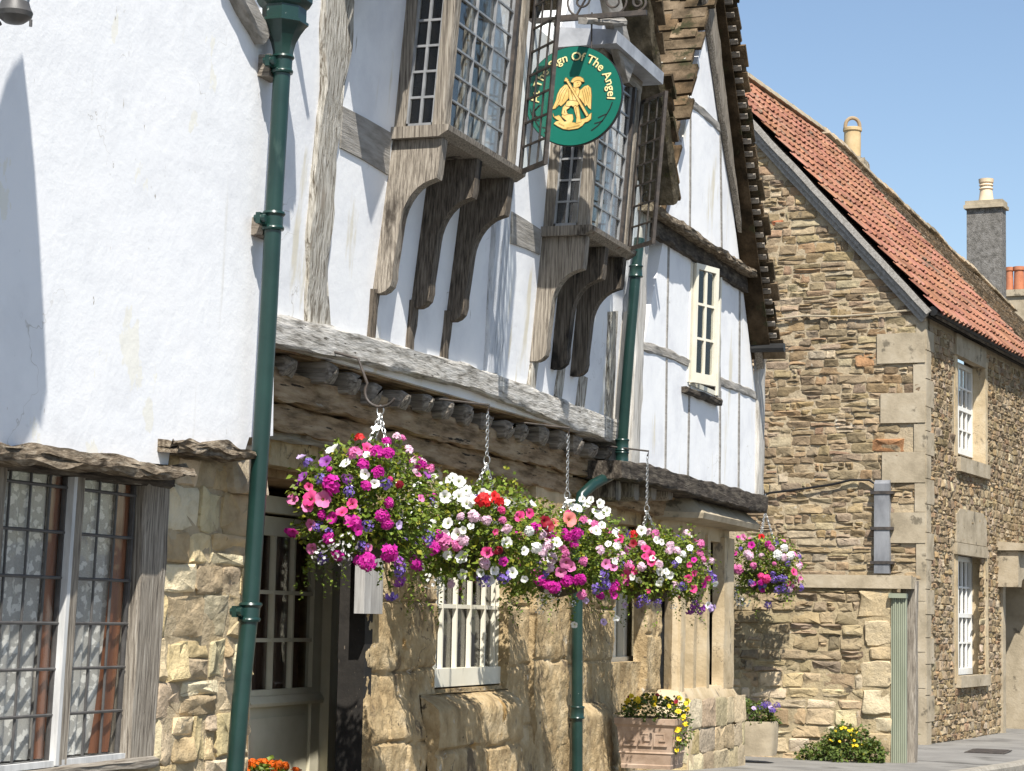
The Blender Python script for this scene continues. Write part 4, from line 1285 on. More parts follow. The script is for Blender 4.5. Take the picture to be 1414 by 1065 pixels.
# wall sheet built around the openings
a, c = HF.at(1320, 560)[0], HF.at(1359, 560)[0]
b.box(HF, 0, a, -.3, 0, hz, zE)
b.box(HF, c, dU, -.3, 0, hz, zE)
for (p, q) in ((hz, wins[1][2]), (wins[1][3], wins[0][2]), (wins[0][3], zE)):
    b.box(HF, a, c, -.3, 0, p, q)
b.box(HF, dU, dU + 1.6, -.3, 0, HF.at(1390, 800)[1], zE); b.box(HF, dU + 1.6, 26, -.3, 0, hz, zE)
b.masonry(HF, .25, uF, hz, zE - .1, -.006, (.07, .13), (.11, .24), .006, .024, RUBPAL, inside=inF, split=.35, warp=.03, rg=.018)
b.build('front_wall', MT['rubble'], house)
def sash(px0, px1, pj, y0, y1, sy0, sy1, name):
    so = -.16
    u0_, u1_ = HF.at(px0, (y0 + y1) / 2, so)[0], HF.at(px1, (y0 + y1) / 2, so)[0]
    uj_ = HF.at(pj, (y0 + y1) / 2, 0)[0]
    z0_, z1_ = HF.at(px0, y1, so)[1], HF.at(px0, y0, so)[1]
    m = MB()
    zmid = (z0_ + z1_) / 2
    for (p, q, r, t) in ((u0_, u0_ + .06, z0_, z1_), (u1_ - .06, u1_, z0_, z1_), (u0_ + .06, u1_ - .06, z0_, z0_ + .09), (u0_ + .06, u1_ - .06, z1_ - .07, z1_), (u0_ + .06, u1_ - .06, zmid - .03, zmid + .03)):
        m.box(HF, p, q, so - .06, so, r, t)
    w = m.build(name, MT['whitewood'], house)
    m = MB()
    for f in (1 / 3, 2 / 3):
        x = u0_ + .06 + (u1_ - u0_ - .12) * f
        m.box(HF, x - .014, x + .014, so - .04, so - .008, z0_ + .09, zmid - .03); m.box(HF, x - .014, x + .014, so - .04, so - .008, zmid + .03, z1_ - .07)
    for zz in ((z0_ + zmid) / 2 + .03, (z1_ + zmid) / 2 - .02):
        m.box(HF, u0_ + .06, u1_ - .06, so - .039, so - .010, zz - .013, zz + .013)
    m.build('glazing_bars', MT['whitewood'], w)
    m = MB(); m.box(HF, u0_ + .05, u1_ - .05, so - .05, so - .046, z0_, z1_); m.build('pane', MT['glass'], w)
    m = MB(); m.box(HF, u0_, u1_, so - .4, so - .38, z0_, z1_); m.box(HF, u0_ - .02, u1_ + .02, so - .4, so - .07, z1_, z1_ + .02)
    m.build('room_lining', MT['room'], w)
    zs0, zs1 = HF.at(px0, sy1, .05)[1], HF.at(px0, sy0, .05)[1]
    ua_, ub_ = HF.at(1321.5, 560)[0], HF.at(1357.5, 560)[0]
    m = MB(); m.box(HF, ua_ - .16, ua_, -.25, .012, z0_ - .1, z1_ + .1); m.build('window_jamb', MT['ashlar'], w)
    m = MB(); m.box(HF, u1_, ub_ + .17, -.25, .03, z0_ - .1, z1_ + .1); m.build('window_jamb', MT['ashlar'], w)
    m = MB(); m.rough(HF, ua_ - .1, ub_ + .12, zs0, zs1, .08, .008, step=.1, sd=px0); m.build('window_sill', MT['quoin'], w)
    return ua_, u1_, ub_, z1_
a1 = sash(1323, 1343, 1357, 500, 626, 630, 650, 'sash_window')
a2 = sash(1323, 1343, 1350, 768, 932, 934, 950, 'sash_window')
b = MB()
b.rough(HF, a1[0] - .17, a1[2] + .05, a1[3], a1[3] + .3, .04, .006, step=.1, sd=1); b.build('window_lintel', MT['quoin'], house); b = MB(); b.rough(HF, a2[0] - .2, a2[2] + .08, a2[3], a2[3] + .16, .05, .006, step=.1, sd=2)
b.build('window_lintel', MT['quoin'], house)
b = MB()
b.poly(HF, [(a2[0] - .18, a2[3] + .17), (a2[2] + .06, a2[3] + .17), (a2[2] + .06, a2[3] + .55), (a2[2] - .15, a2[3] + .64), (a2[0] + .05, a2[3] + .64), (a2[0] - .18, a2[3] + .55)], -.05, .035)
b.build('window_lintel', MT['quoin'], house)
# doorway with shaped stone head
zd = HF.at(1384, 800)[1]
b = MB()
b.box(HF, dU - .12, dU + .06, -1.1, .05, hz, zd)
b.box(HF, dU + 1.5, dU + 1.75, -1.1, .05, hz, zd)
b.prof(HF, [(-.05, zd + .42), (.42, zd + .42), (.45, zd + .46), (.45, zd + .52), (-.05, zd + .56)], dU - .35, dU + 1.7)
b.poly(HF, [(dU - .3, zd + .41), (dU - .3, zd - .12), (dU - .1, zd - .12), (dU - .04, zd - .02), (dU + .12, zd + .02), (dU + .18, zd + .18), (dU + .5, zd + .26), (dU + .9, zd + .18), (dU + 1.0, zd + .02), (dU + 1.5, zd - .12), (dU + 1.7, zd - .12), (dU + 1.7, zd + .41)], .0, .32)
b.build('door_hood', MT['quoin'], house)
b = MB(); b.box(HF, dU + .06, dU + 1.5, -.95, -.9, hz, zd + .3); b.build('door', MT['doorbrown'], house)
# gutter and fascia
b = MB()
gp = lambda s, o, z: HF.p(s, o, z)
b.tube([gp(-.1, .14, zE + .03), gp(8, .14, zE + .03), gp(26, .14, zE + .03)], .065, 10); b.box(HF, -.02, 26, .0, .06, zE - .02, zE + .10)
b.build('gutter', MT['black'], house)
# pantiled slope
TH = math.atan(slp)
Sd = HF.e
Td = -HF.n * math.cos(TH) + Z * math.sin(TH)
Nd = HF.n * math.sin(TH) + Z * math.cos(TH)
E0 = HF.p(-.12, .22, zE + .22 - .22 * slp)
Lr = (apg + .22) / math.cos(TH)
def on_roof(px, py, h=0):
    q = hit(px, py, E0 + Nd * h, Nd)
    return ((q - E0).dot(Sd), (q - E0).dot(Td))
sr = on_roof(1137, 190)
se = on_roof(1414, 480)
def s_end(t):  # line where pantiles stop
    return sr[0] + (se[0] - sr[0]) * (t - sr[1]) / (se[1] - sr[1])
Lr = sr[1]
b = MB()
ncr = int(Lr / .30)
cs = Lr / ncr
for r in range(ncr):
    t0, t1 = r * cs, (r + 1) * cs + .03
    smax = max(s_end(t0), s_end(t1)) + .1
    nt_ = int(smax / .22)
    for i in range(nt_):
        g = random.uniform(.82, 1.2)
        b.col = (g, g * random.uniform(.92, 1.08), g * random.uniform(.85, 1.1))
        rows = []
        j0, j1 = random.uniform(-.008, .008), random.uniform(-.008, .008)
        for (t, lift) in ((t0 + j0, .034), (t1 + j0, .0)):
            row = []
            for q in range(9):
                x = q / 8
                hgt = .026 * math.cos((x - .25) * 6.283) + .006
                row.append(E0 + Sd * (i * .22 + x * .235) + Td * t + Nd * (hgt + lift + j1 + .02))
            rows.append(row)
        edge = [q - Nd * .022 for q in rows[0]]
        vs = edge + rows[0] + rows[1]
        fs = [[k_ + q, k_ + q + 1, k_ + q + 10, k_ + q + 9] for k_ in (0, 9) for q in range(8)]
        b.add(vs, fs)
b.build('pantile_roof', MT['pantile'], house, ang=60)
b = MB()
b.obox(E0 + Sd * (s_end(0) / 2 - .0) + Td * (Lr / 2) - Nd * .05, Sd * (s_end(0) / 2 - .08), Td * (Lr / 2 - .02), Nd * .02)
b.build('roof_boarding', MT['dark_oak'], house)
b = MB()
# ridge tiles
for i in range(int(s_end(Lr) / .42)):
    c = E0 + Sd * (i * .42 + .21) + Td * (Lr + .02) + Nd * .03
    b.loft([[c + Sd * x + (Vector((HF.n.x, HF.n.y, 0)) * math.cos(a) + Z * math.sin(a)) * rr for a in [math.pi * k / 8 for k in range(9)]] for x, rr in ((-.22, .125), (.2, .115))])
b.build('ridge_tiles', MT['quoin'], house)
# far slope of the roof, and the verge boards
b = MB()
rt = E0 + Td * Lr
Tb = HF.n * -math.cos(TH) - Z * math.sin(TH)
b.add([rt, rt + Sd * s_end(Lr), rt + Sd * s_end(Lr) + Tb * Lr, rt + Tb * Lr], [[0, 1, 2, 3]])
b.build('rear_roof', MT['pantile2'], house)
b = MB()
for k, (dn, dt) in enumerate(((.07, .02), (.135, -.05), (.20, -.1))):
    A0 = E0 + Sd * (-.03 + .045 * k) + Nd * -dn + Td * .1
    rg = []
    for i in range(24):
        t = (Lr - .1) * i / 23
        c = A0 + Td * t + Nd * nz((t * 2, k, 1)) * .012
        rg.append([c - Nd * .04 - Sd * .02, c - Nd * .04 + Sd * .03, c + Nd * .035 + Sd * .03, c + Nd * .035 - Sd * .02])
    b.loft(rg)
b.build('verge_boards', MT['grey_rail'], house)
# lead pipe strip on the gable
u0_, z0_ = HG.at(1228, 792, .10); u1_, z1_ = HG.at(1207, 668, .10)
b = MB(); b.prof(Frame(HO, -5.8, side=1), [(.0, z0_), (.10, z0_), (.10, z1_), (.05, z1_ + .05), (0, z1_ + .05)], u0_, u1_); flue = b.build('lead_flue', MT['dark_lead'], house)
for f_ in (.12, .5, .9):
    zz = z0_ + (z1_ - z0_) * f_
    b = MB(); b.box(HG, u0_ - .05, u1_ + .05, -.01, .112, zz - .02, zz + .02); b.build('flue_strap', MT['iron'], flue)
# cables
cb = MB(); cb.tube([HG.p(*((lambda a: (a[0], .06, a[1]))(HG.at(x, y, .06)))) for x, y in ((1040, 440), (1075, 441), (1110, 436), (1160, 437), (1215, 433), (1262, 428), (1283, 430))], .014, 6)
tag(cb.build('cable', MT['quoin'], None), 'thin grey cable running across the upper gable of the brown stone house', 'cable')
cb = MB(); cb.tube([HG.p(*((lambda a: (a[0], .07, a[1]))(HG.at(x, y, .07)))) for x, y in ((1055, 684), (1062, 681), (1110, 675), (1150, 669), (1175, 663), (1200, 663), (1211, 670))], .016, 6)
tag(cb.build('cable', MT['black'], None), 'sagging dark cable running to the top of the grey lead flue', 'cable')
# chimney pot rising behind the ridge
rq = E0 + Td * Lr
vn = HF.n
def on_ridge(px, py, back=0):
    q = hit(px, py, rq - HF.n * back, HF.n)
    return q
cbase = on_ridge(1177, 222, .5)
chm = MB(); chm.col = (.5, .42, .3)
cw_ = 12 * 45 / 3000
chm.rough(Frame((cbase.x - .32, cbase.y - .28, 0), 0), 0, .64, cbase.z - 1.2, cbase.z - .02, 0, .05, step=.08)
chm.box(Frame((cbase.x - .30, cbase.y - .2, 0), 0), 0, .60, -.5, 0, cbase.z - 1.2, cbase.z + .02)
ch = chm.build('chimney', MT['rubble2'], house)
d_ = (cbase - CAM).dot(_F) / 3000
b = MB(); b.lathe(cbase - Z * .05, [(11.5 * d_, 0), (11.5 * d_, 44 * d_), (13 * d_, 45 * d_), (13 * d_, 49 * d_), (11 * d_, 50 * d_)], 18); b.build('chimney_pot', MT['pot_buff'], ch, ang=30)
b = MB()
cq = cbase + Z * (46 * d_)
b.tube([cq + _R0 * (10 * d_ * math.cos(a)) + Z * (14 * d_ * max(0, math.sin(a)) ** .8) for a in [math.pi * k / 14 for k in range(15)]], .035, 8); b.build('pot_hoop', MT['pot_buff2'], ch)

# ============================================================ slate-roofed house beyond
far = thing('slate_roofed_house', HF.p(s_end(0) + 6, -3, 0), 'mossy stone slate roofed house beyond the red pantiles, with a tall grey chimney', 'building')
b = MB()
r0 = rt + Sd * (sr[0] + .02) + Z * .03
FB = Frame(HO, -1.9)
SB, NB_ = FB.e, FB.n
TB = -NB_ * math.cos(TH) + Z * math.sin(TH)
NB2 = NB_ * math.sin(TH) + Z * math.cos(TH)
for r in range(int(Lr / .19) + 1):
    s_ = random.uniform(-.1, 0)
    while s_ < 22:
        w_ = random.uniform(.22, .5)
        g = random.uniform(.7, 1.3)
        qq = random.choice(TILEPAL); b.col = (qq[0] * g * .9, qq[1] * g * .9, qq[2] * g * .95)
        sag = nz((s_ * .35, 0, 3)) * .06
        t0, t1 = r * .19 + random.uniform(-.015, .015), (r + 1) * .19 + .06
        A_ = r0 + SB * s_ + NB2 * sag - TB * t0
        B_ = r0 + SB * (s_ + w_ - .012) + NB2 * sag - TB * t0
        C_, D_ = B_ - TB * (t1 - t0) + NB2 * .05, A_ - TB * (t1 - t0) + NB2 * .05
        b.add([A_, B_, C_, D_, D_ - NB2 * .035, C_ - NB2 * .035, A_ - NB2 * .03], [[0, 1, 2, 3], [3, 2, 5, 4], [0, 3, 4, 6]])
        s_ += w_
for i in range(40):
    c = r0 + SB * (i * .55 + .2) + NB2 * nz((i * .2, 0, 3)) * .06 + Z * (.03 + random.uniform(-.02, .02))
    b.col = random.choice(TILEPAL)
    b.loft([[c + SB * x + (NB_ * math.cos(a) + Z * math.sin(a)) * rr for a in [math.pi * k / 6 for k in range(7)]] for x, rr in ((-.28, .12), (.26, .11))])
b.build('stone_slate_roof', MT['rooftile2'], far)
b = MB(); b.box(HF, s_end(0) + .3, s_end(0) + 12, -7, -.1, 0, zE - .2); b.build('wall', MT['quoin'], far)
qa = on_ridge(1335, 420, 2.5); qb = on_ridge(1387, 420, 2.5)
d_ = (qa - CAM).dot(_F) / 3000
wd = (qb - qa).length * .8
ct = on_ridge(1336, 290, 2.5).z
b = MB()
fc = Frame((qa.x, qa.y, 0), -5.8)
W_ = 50 * d_ / .945
FS = HF
su = (qa - HF.O).dot(HF.e); so_ = (qa - HF.O).dot(HF.n)
# seen almost end on: its width across the view runs back from the street
b.box(HF, su, su + .5, so_ - .0, so_ + W_ * .92, zE, ct)
chim = b.build('chimney', MT['roughcast'], far)
b = MB()
b.box(HF, su - .09, su + .6, so_ - .06, so_ + W_ * .92 + .06, ct + .001, ct + 5 * d_); b.box(HF, su - .05, su + .55, so_ - .03, so_ + W_ * .92 + .03, ct + 5 * d_, ct + 11 * d_)
b.build('chimney_cap', MT['quoin'], chim)
b = MB()
cc = HF.p(su + .25, so_ + W_ * .46, ct + 10 * d_)
b.lathe(cc, [(11 * d_, 0), (9.5 * d_, 8 * d_), (8.5 * d_, 18 * d_), (10 * d_, 19 * d_), (8.5 * d_, 21 * d_), (8.5 * d_, 23 * d_), (10 * d_, 24 * d_), (8.5 * d_, 26 * d_), (10 * d_, 28 * d_), (10.5 * d_, 33 * d_), (8.5 * d_, 33 * d_)], 18)
b.build('chimney_pot', MT['pot_pale'], chim, ang=30)
b = MB()
l0, l1 = hit(1345, 388, r0, NB_), hit(1390, 430, r0, NB_)
b.obox((l0 + l1) / 2 - NB_ * .1 + Z * .1, (l1 - l0) / 2, NB_ * .03, Z * .22)
b.build('lead_flashing', MT['lead'], far)
# second far chimney
qa = on_ridge(1384, 430, 5); d_ = (qa - CAM).dot(_F) / 3000
su = (qa - HF.O).dot(HF.e); so_ = (qa - HF.O).dot(HF.n)
far2 = thing('far_house', HF.p(su + 2, so_, 0), 'farthest house at the right edge, showing only a stone chimney with two red pots', 'building')
b = MB(); b.box(HF, su, su + 1.2, so_, so_ + 60 * d_, 0, on_ridge(1384, 410, 5).z); ch2 = b.build('chimney', MT['quoin'], far2)
b = MB(); zz = on_ridge(1384, 410, 5).z; b.box(HF, su - .08, su + 1.25, so_ - .05, so_ + 62 * d_, zz + .001, zz + 9 * d_); b.build('chimney_cap', MT['quoin'], ch2)
for i, x in enumerate((1389.5, 1402, 1422)):
    c = HF.p(su + .5, so_ + (x - 1384) * d_ * 1.05, zz + 8 * d_)
    b = MB(); r_ = (5.5 if i == 0 else 7.5) * d_; b.lathe(c, [(r_, 0), (r_ * .9, 30 * d_), (r_ * 1.1, 31 * d_), (r_ * 1.1, 36 * d_), (r_ * .9, 36 * d_)], 14); b.build('chimney_pot', MT['pot_red'], ch2, ang=30)

# ============================================================ GARDEN WALL, gate
random.seed(33)
uG1 = GW.at(1005, 900)[0]
uG0 = GW.at(1231, 900)[0]
zc0 = GW.at(1160, 812)[1]
gw = thing('garden_wall', GW.p(1, -.1, ground(23.5)), 'low coursed garden wall of pale stone with a flat coping, across the lane beside the inn', 'wall')
b = MB(); b.col = (.37, .30, .19)
b.box(GW, uG0, 4, -.35, .008, -.1, zc0)
PALE = [(.47, .375, .235), (.50, .41, .27), (.42, .33, .205), (.52, .44, .30), (.40, .30, .18)]
DARK = [(.30, .235, .15), (.25, .20, .135), (.36, .285, .18), (.34, .26, .16), (.28, .22, .14)]
zmid = GW.at(1160, 930)[1]
b.masonry(GW, uG0 + .30, uG1, -.05, zmid, -.006, (.10, .19), (.16, .42), .005, .026, PALE, split=.3, warp=.04, rg=.02)
b.masonry(GW, uG0 + .30, uG1, zmid, zc0 - .01, -.006, (.09, .16), (.14, .38), .006, .03, DARK, split=.3, warp=.04, rg=.025)
for (y0, y1, w) in ((855, 893, 18), (893, 912, 14), (912, 950, 20), (952, 988, 19), (990, 1012, 14), (1012, 1040, 18), (815, 853, 22)):
    b.col = random.choice(PALE)
    z0_, z1_ = GW.at(1220, y1)[1], GW.at(1220, y0)[1]
    b.stone(GW, uG0, uG0 + w * .0084 * 1.06 * 2 * .9, z0_ + .006, z1_ - .006, 0, .03, .015)
b.build('stonework', MT['rubble'], gw)
b = MB(); b.rough(GW, uG0 - .22, uG1, zc0, GW.at(1160, 794)[1], .06, .012, step=.08, sd=3); b.box(GW, uG0 - .2, 4, -.42, -.05, zc0 + .005, GW.at(1160, 795)[1]); b.build('coping', MT['quoin'], gw)
gt = thing('garden_gate', GW.p(uG0 - .12, -.5, ground(26)), 'sage green ribbed board gate seen almost edge on beside a weathered oak post', 'gate')
b = MB()
x0, x1 = GW.at(1230, 900, .05)[0], GW.at(1249, 900, .05)[0]
z1_ = GW.at(1240, 826, .05)[1]
n = 7
for i in range(n):
    a = x0 + (x1 - x0) * i / n
    b.box(GW, x1 - (a - x0) - (x1 - x0) / n * .0 - .0 + 0, x1 - (a - x0) + (x0 - x1) / n * -.78, -.03, .05 if i % 2 else .04, ground(25) - .05, z1_)
b.box(GW, x1, x0, -.05, .025, ground(25) - .05, z1_)
b.build('gate_boards', MT['gate'], gt)
b = MB(); b.box(GW, x1 - .02, x0 + .02, -.06, .08, z1_, z1_ + .05); b.build('gate_cap', MT['gate'], gt)
b = MB()
px0, pz0 = GW.at(1254, 1018, -.3); 
b.beam(GW, [(px0, ground(25) - .1, .16), (px0, GW.at(1254, 802, -.3)[1], .17)], -.45, -.3, .008)
b.beam(GW, [(px0 + .03, GW.at(1254, 810, -.2)[1] + .04, .07), (px0 - .22, GW.at(1254, 810, -.2)[1] + .04, .08)], -.5, -.2, .006) if 0 else None
b.build('gate_post', MT['oak_z'], gt)

# ============================================================ ground
b = MB()
us = [-6, -2, 2, 6, 9, 11, 13, 15, 17, 19, 21, 23, 25, 27, 29, 31, 34, 38, 44, 52]
def kerb_o(u): 
    return 1.75 if u < 20 else 1.75 + (u - 20) * .075 + max(0, u - 28) * .05
def backo(u): return -2.5
rows = []
for u in us:
    ko = kerb_o(u)
    rows.append([IG.p(u, backo(u) + (ko - backo(u)) * f, ground(u) - .02 * f) for f in (0, .3, .55, .8, 1)])
vs = [q for r in rows for q in r]
fs = [[i * 5 + j, i * 5 + j + 1, (i + 1) * 5 + j + 1, (i + 1) * 5 + j] for i in range(len(us) - 1) for j in range(4)]
b.add(vs, fs)
tag(b.build('pavement', MT['asphalt']), None, None, kind='structure')
b = MB()
for i in range(len(us) - 1):
    n_ = max(1, int((us[i + 1] - us[i]) / .9))
    for k in range(n_):
        a = us[i] + (us[i + 1] - us[i]) * k / n_; c = us[i] + (us[i + 1] - us[i]) * (k + 1) / n_ - .012
        ka, kc = kerb_o(a), kerb_o(c)
        ga, gc = ground(a) - .016, ground(c) - .016
        P = [IG.p(a, ka, ga), IG.p(a, ka + .12, ga), IG.p(a, ka + .145, ga - .03), IG.p(a, ka + .15, ga - .3), IG.p(a, ka, ga - .3)]
        Q = [IG.p(c, kc, gc), IG.p(c, kc + .12, gc), IG.p(c, kc + .145, gc - .03), IG.p(c, kc + .15, gc - .3), IG.p(c, kc, gc - .3)]
        b.loft([P, Q])
tag(b.build('kerb', MT['kerb']), None, None, kind='structure')
b = MB()
rows = []
for u in us + [80, 200, 500]:
    rows.append([IG.p(u, kerb_o(u) + .1 if u < 60 else 5, ground(u) - .13), IG.p(u, 30 if u < 60 else 200, ground(u) - .13)])
vs = [q for r in rows for q in r]
b.add(vs, [[i * 2, i * 2 + 1, i * 2 + 3, i * 2 + 2] for i in range(len(rows) - 1)])
tag(b.build('road', MT['road']), None, None, kind='structure')
b = MB(); b.add([Vector((-600, -600, -.35)), Vector((600, -600, -.35)), Vector((600, 600, -.35)), Vector((-600, 600, -.35))], [[0, 1, 2, 3]])
tag(b.build('ground', MT['road']), None, None, kind='structure')
def gpix(px, py):
    d = ray(px, py); z = .15
    for _ in range(12):
        q = CAM + d * ((z - CAM.z) / d.z); z = ground(q.x) - .01
    return q
m0 = gpix(1365, 1038)
b = MB()
for i in range(9):
    b.obox(m0 + Vector((-.36 + .09 * i, 0, .006)), Vector((.033, 0, 0)), Vector((0, .2, 0)), Z * .006)
b.obox(m0 + Vector((0, 0, .003)), Vector((.42, 0, 0)), Vector((0, .24, 0)), Z * .004)
tag(b.build('drain_cover', MT['iron']), 'dark rectangular iron drain cover set in the pavement near the kerb', 'drain cover')

# ============================================================ hanging sign
SU = 13.9
so_, sz_ = IG.at_u(792, 133, SU)
sc_ = IG.p(SU, so_, sz_)
SR = 70.5 * (sc_ - CAM).dot(_F) / 3000
sign = thing('hanging_sign', sc_, 'round green hanging sign with gold winged figure and curved cream lettering on a scrolled bracket', 'sign')
OD = Vector((0, -1, 0))
def sp(x, y, t): return sc_ + OD * x + Z * y - Vector((1, 0, 0)) * t
def disc(r, t0, t1, n=72):
    m = MB(); m.loft([[sp(math.cos(a) * r, math.sin(a) * r, t) for a in [6.28318 * k / n for k in range(n)]] for t in (t0, t1)]); return m
disc(SR, -.022, .008).build('sign_rim', MT['black'], sign, ang=30)
disc(SR * .985, .005, .012).build('sign_board', MT['signgreen'], sign, ang=30)
def cpt(X, Y): return ((X - 470) / 443 * SR, (550 - Y) / 470 * SR)
FIG = {
 'wingl': [(430, 445), (395, 445), (355, 480), (330, 530), (320, 580), (300, 630), (283, 665), (310, 660), (345, 625), (362, 640), (395, 612), (430, 570), (435, 510)],
 'wingr': [(535, 505), (575, 470), (605, 462), (630, 490), (637, 560), (633, 690), (615, 670), (600, 640), (585, 655), (575, 630), (560, 615), (545, 590), (522, 565)],
 'torso': [(435, 490), (455, 470), (480, 478), (520, 482), (532, 510), (515, 560), (510, 612), (445, 605), (438, 560)],
 'skirt': [(418, 605), (445, 595), (510, 605), (527, 632), (512, 652), (495, 640), (478, 655), (458, 640), (440, 650), (408, 640)],
 'legl': [(410, 625), (445, 640), (440, 660), (412, 680), (418, 712), (432, 722), (395, 728), (373, 712), (383, 655)],
 'legr': [(480, 640), (518, 645), (530, 700), (540, 770), (552, 800), (505, 812), (510, 760), (490, 690)],
 'beast': [(290, 705), (302, 738), (325, 735), (345, 727), (362, 745), (380, 772), (398, 792), (422, 786), (400, 765), (375, 742), (376, 716), (415, 722), (470, 728), (476, 770), (465, 800), (505, 810), (545, 780), (590, 772), (602, 748), (620, 742), (640, 722), (636, 780), (610, 800), (582, 806), (560, 835), (520, 858), (440, 866), (390, 856), (340, 828), (303, 802), (320, 785), (352, 778), (325, 762), (297, 735)],
 'head': [(478, 430), (490, 412), (515, 408), (540, 420), (545, 445), (532, 466), (512, 474), (492, 480), (478, 470)],
 'hat': [(452, 420), (470, 392), (500, 378), (535, 380), (560, 397), (570, 428), (552, 424), (525, 408), (495, 412), (472, 428)],
 'staff': [(424, 432), (436, 424), (616, 746), (601, 753)],
 'staffhead': [(392, 402), (402, 395), (400, 382), (412, 382), (416, 392), (428, 396), (424, 406), (438, 424), (424, 433), (410, 410), (398, 412)],
}
def figpoly(m, pts, t0, t1, grow=0):
    P = [cpt(*q) for q in pts]
    cx_, cy_ = sum(p[0] for p in P) / len(P), sum(p[1] for p in P) / len(P)
    n = len(P)
    ar = sum(P[i][0] * P[(i + 1) % n][1] - P[(i + 1) % n][0] * P[i][1] for i in range(n))
    if grow:
        Q = []
        for i in range(n):
            a, c = P[i - 1], P[(i + 1) % n]
            dx_, dy_ = c[0] - a[0], c[1] - a[1]
            L = math.hypot(dx_, dy_) or 1
            sg = 1 if ar > 0 else -1
            Q.append((P[i][0] + dy_ / L * grow * sg, P[i][1] - dx_ / L * grow * sg))
        P = Q
    if ar > 0: P = P[::-1]
    vs = [sp(x, y, t1) for x, y in P] + [sp(x, y, t0) for x, y in P]
    m.add(vs, [list(range(n - 1, -1, -1)), list(range(n, 2 * n))] + [[i, (i + 1) % n, (i + 1) % n + n, i + n] for i in range(n)])
g = MB(); d = MB()
for i, (k, pts) in enumerate(FIG.items()):
    h = {'wingl': 0, 'wingr': 0, 'beast': .001, 'legl': .002, 'legr': .002, 'torso': .003, 'skirt': .004, 'head': .004, 'hat': .005, 'staff': .006, 'staffhead': .006}[k]
    figpoly(g, pts, .012, .0165 + h)
    figpoly(d, pts, .0118, .0160 + h, .0035)
em = g.build('gilded_figure', MT['gold'], sign, smooth=False)
def line(m, pts, w, t):
    for a, c in zip(pts, pts[1:]):
        (x0, y0), (x1, y1) = cpt(*a), cpt(*c)
        L = math.hypot(x1 - x0, y1 - y0) or 1
        nx, ny = -(y1 - y0) / L * w, (x1 - x0) / L * w
        m.add([sp(x0 + nx, y0 + ny, t), sp(x0 - nx, y0 - ny, t), sp(x1 - nx, y1 - ny, t), sp(x1 + nx, y1 + ny, t)], [[0, 1, 2, 3]])
for L_ in ([(405, 470), (370, 520), (350, 590), (318, 650)], [(420, 480), (395, 540), (372, 600)], [(385, 465), (350, 520), (335, 580)], [(585, 480), (605, 540), (622, 660)], [(570, 490), (588, 560), (605, 635)], [(610, 480), (625, 560)], [(555, 505), (570, 570), (582, 630)]):
    line(d, L_, .0016, .0171)
for L_ in ([(450, 490), (470, 560), (475, 600)], [(500, 490), (490, 540)], [(440, 590), (512, 606)], [(505, 430), (520, 432)], [(515, 450), (528, 450)], [(420, 850), (470, 845), (540, 830)], [(395, 680), (405, 710)], [(500, 660), (512, 740)], [(345, 800), (400, 830)]):
    line(d, L_, .0015, .0212)
d.build('figure_outline', MT['goldline'], em, smooth=False)
d = MB()
for L_ in ([(828, 632), (808, 690), (775, 748), (740, 800), (700, 845), (640, 888)], [(775, 740), (735, 755), (700, 772)], [(745, 800), (705, 815), (668, 822)], [(78, 645), (95, 700), (130, 770), (165, 830)], [(125, 760), (165, 765)], [(210, 880), (245, 890)], [(195, 830), (225, 838)]):
    line(d, L_, .004, .0135)
d.build('black_sprays', MT['black'], sign, smooth=False)
# lettering bent round the rim
cu_ = bpy.data.curves.new('lettering', 'FONT')
cu_.body = 'At The Sign Of The Angel'
cu_.size = 1; cu_.resolution_u = 3
to = bpy.data.objects.new('lettering_source', cu_); COL.objects.link(to)
bpy.context.view_layer.update()
tm = to.evaluated_get(bpy.context.evaluated_depsgraph_get()).to_mesh()
tv = [Vector(v.co) for v in tm.vertices]; tp = [list(p.vertices) for p in tm.polygons]
to.evaluated_get(bpy.context.evaluated_depsgraph_get()).to_mesh_clear()
bpy.data.objects.remove(to); bpy.data.curves.remove(cu_)
x0_, x1_ = min(v.x for v in tv), max(v.x for v in tv)
def letters(name, mat, t, dx_, dy_, fat):
    m = MB()
    A0, A1 = R(188), R(-8)
    sz = SR * .235
    rb = SR * .705
    for off in ((0, 0), (fat, 0), (0, fat), (fat, fat)):
        vs = []
        for v in tv:
            a = A0 + (A1 - A0) * (v.x - x0_) / (x1_ - x0_)
            r = rb + v.y * sz
            vs.append(sp(math.cos(a) * r + dx_ + off[0], math.sin(a) * r + dy_ + off[1], t + (off[0] + off[1] * .5) * .08))
        m.add(vs, tp)
    return m.build(name, mat, sign, smooth=False)
letters('letter_shadow', MT['black'], .0128, -.007, -.006, .0025)
letters('lettering', MT['lettergold'], .0145, 0, 0, .002)
# iron bracket and scrolls
b = MB()
ob, zb2 = IG.at_u(815, 22, SU)
oe, ze = IG.at_u(893, 19, SU)
zbar = (zb2 + ze) / 2
oe += .0
P3 = lambda o, z: IG.p(SU, o, z)
b.obox(P3(oe / 2, zbar), Vector((.014, 0, 0)), OD * (oe / 2), Z * .017)
def spiral(o, z, r0, r1, a0, turns, n=26):
    return [P3(o + math.cos(a0 + turns * 6.283 * k / n) * (r0 + (r1 - r0) * k / n), z + math.sin(a0 + turns * 6.283 * k / n) * (r0 + (r1 - r0) * k / n)) for k in range(n + 1)]
k_ = 14.6 / 3000
b.tube(spiral(oe - .06, zbar + .075, .06, .012, -1.57, 1.5), .010, 6)
b.tube(spiral(oe - .23, zbar + .10, .095, .02, -1.2, 1.4), .008, 6)
b.tube(spiral(oe - .47, zbar + .12, .11, .02, -1.9, -1.3), .008, 6)
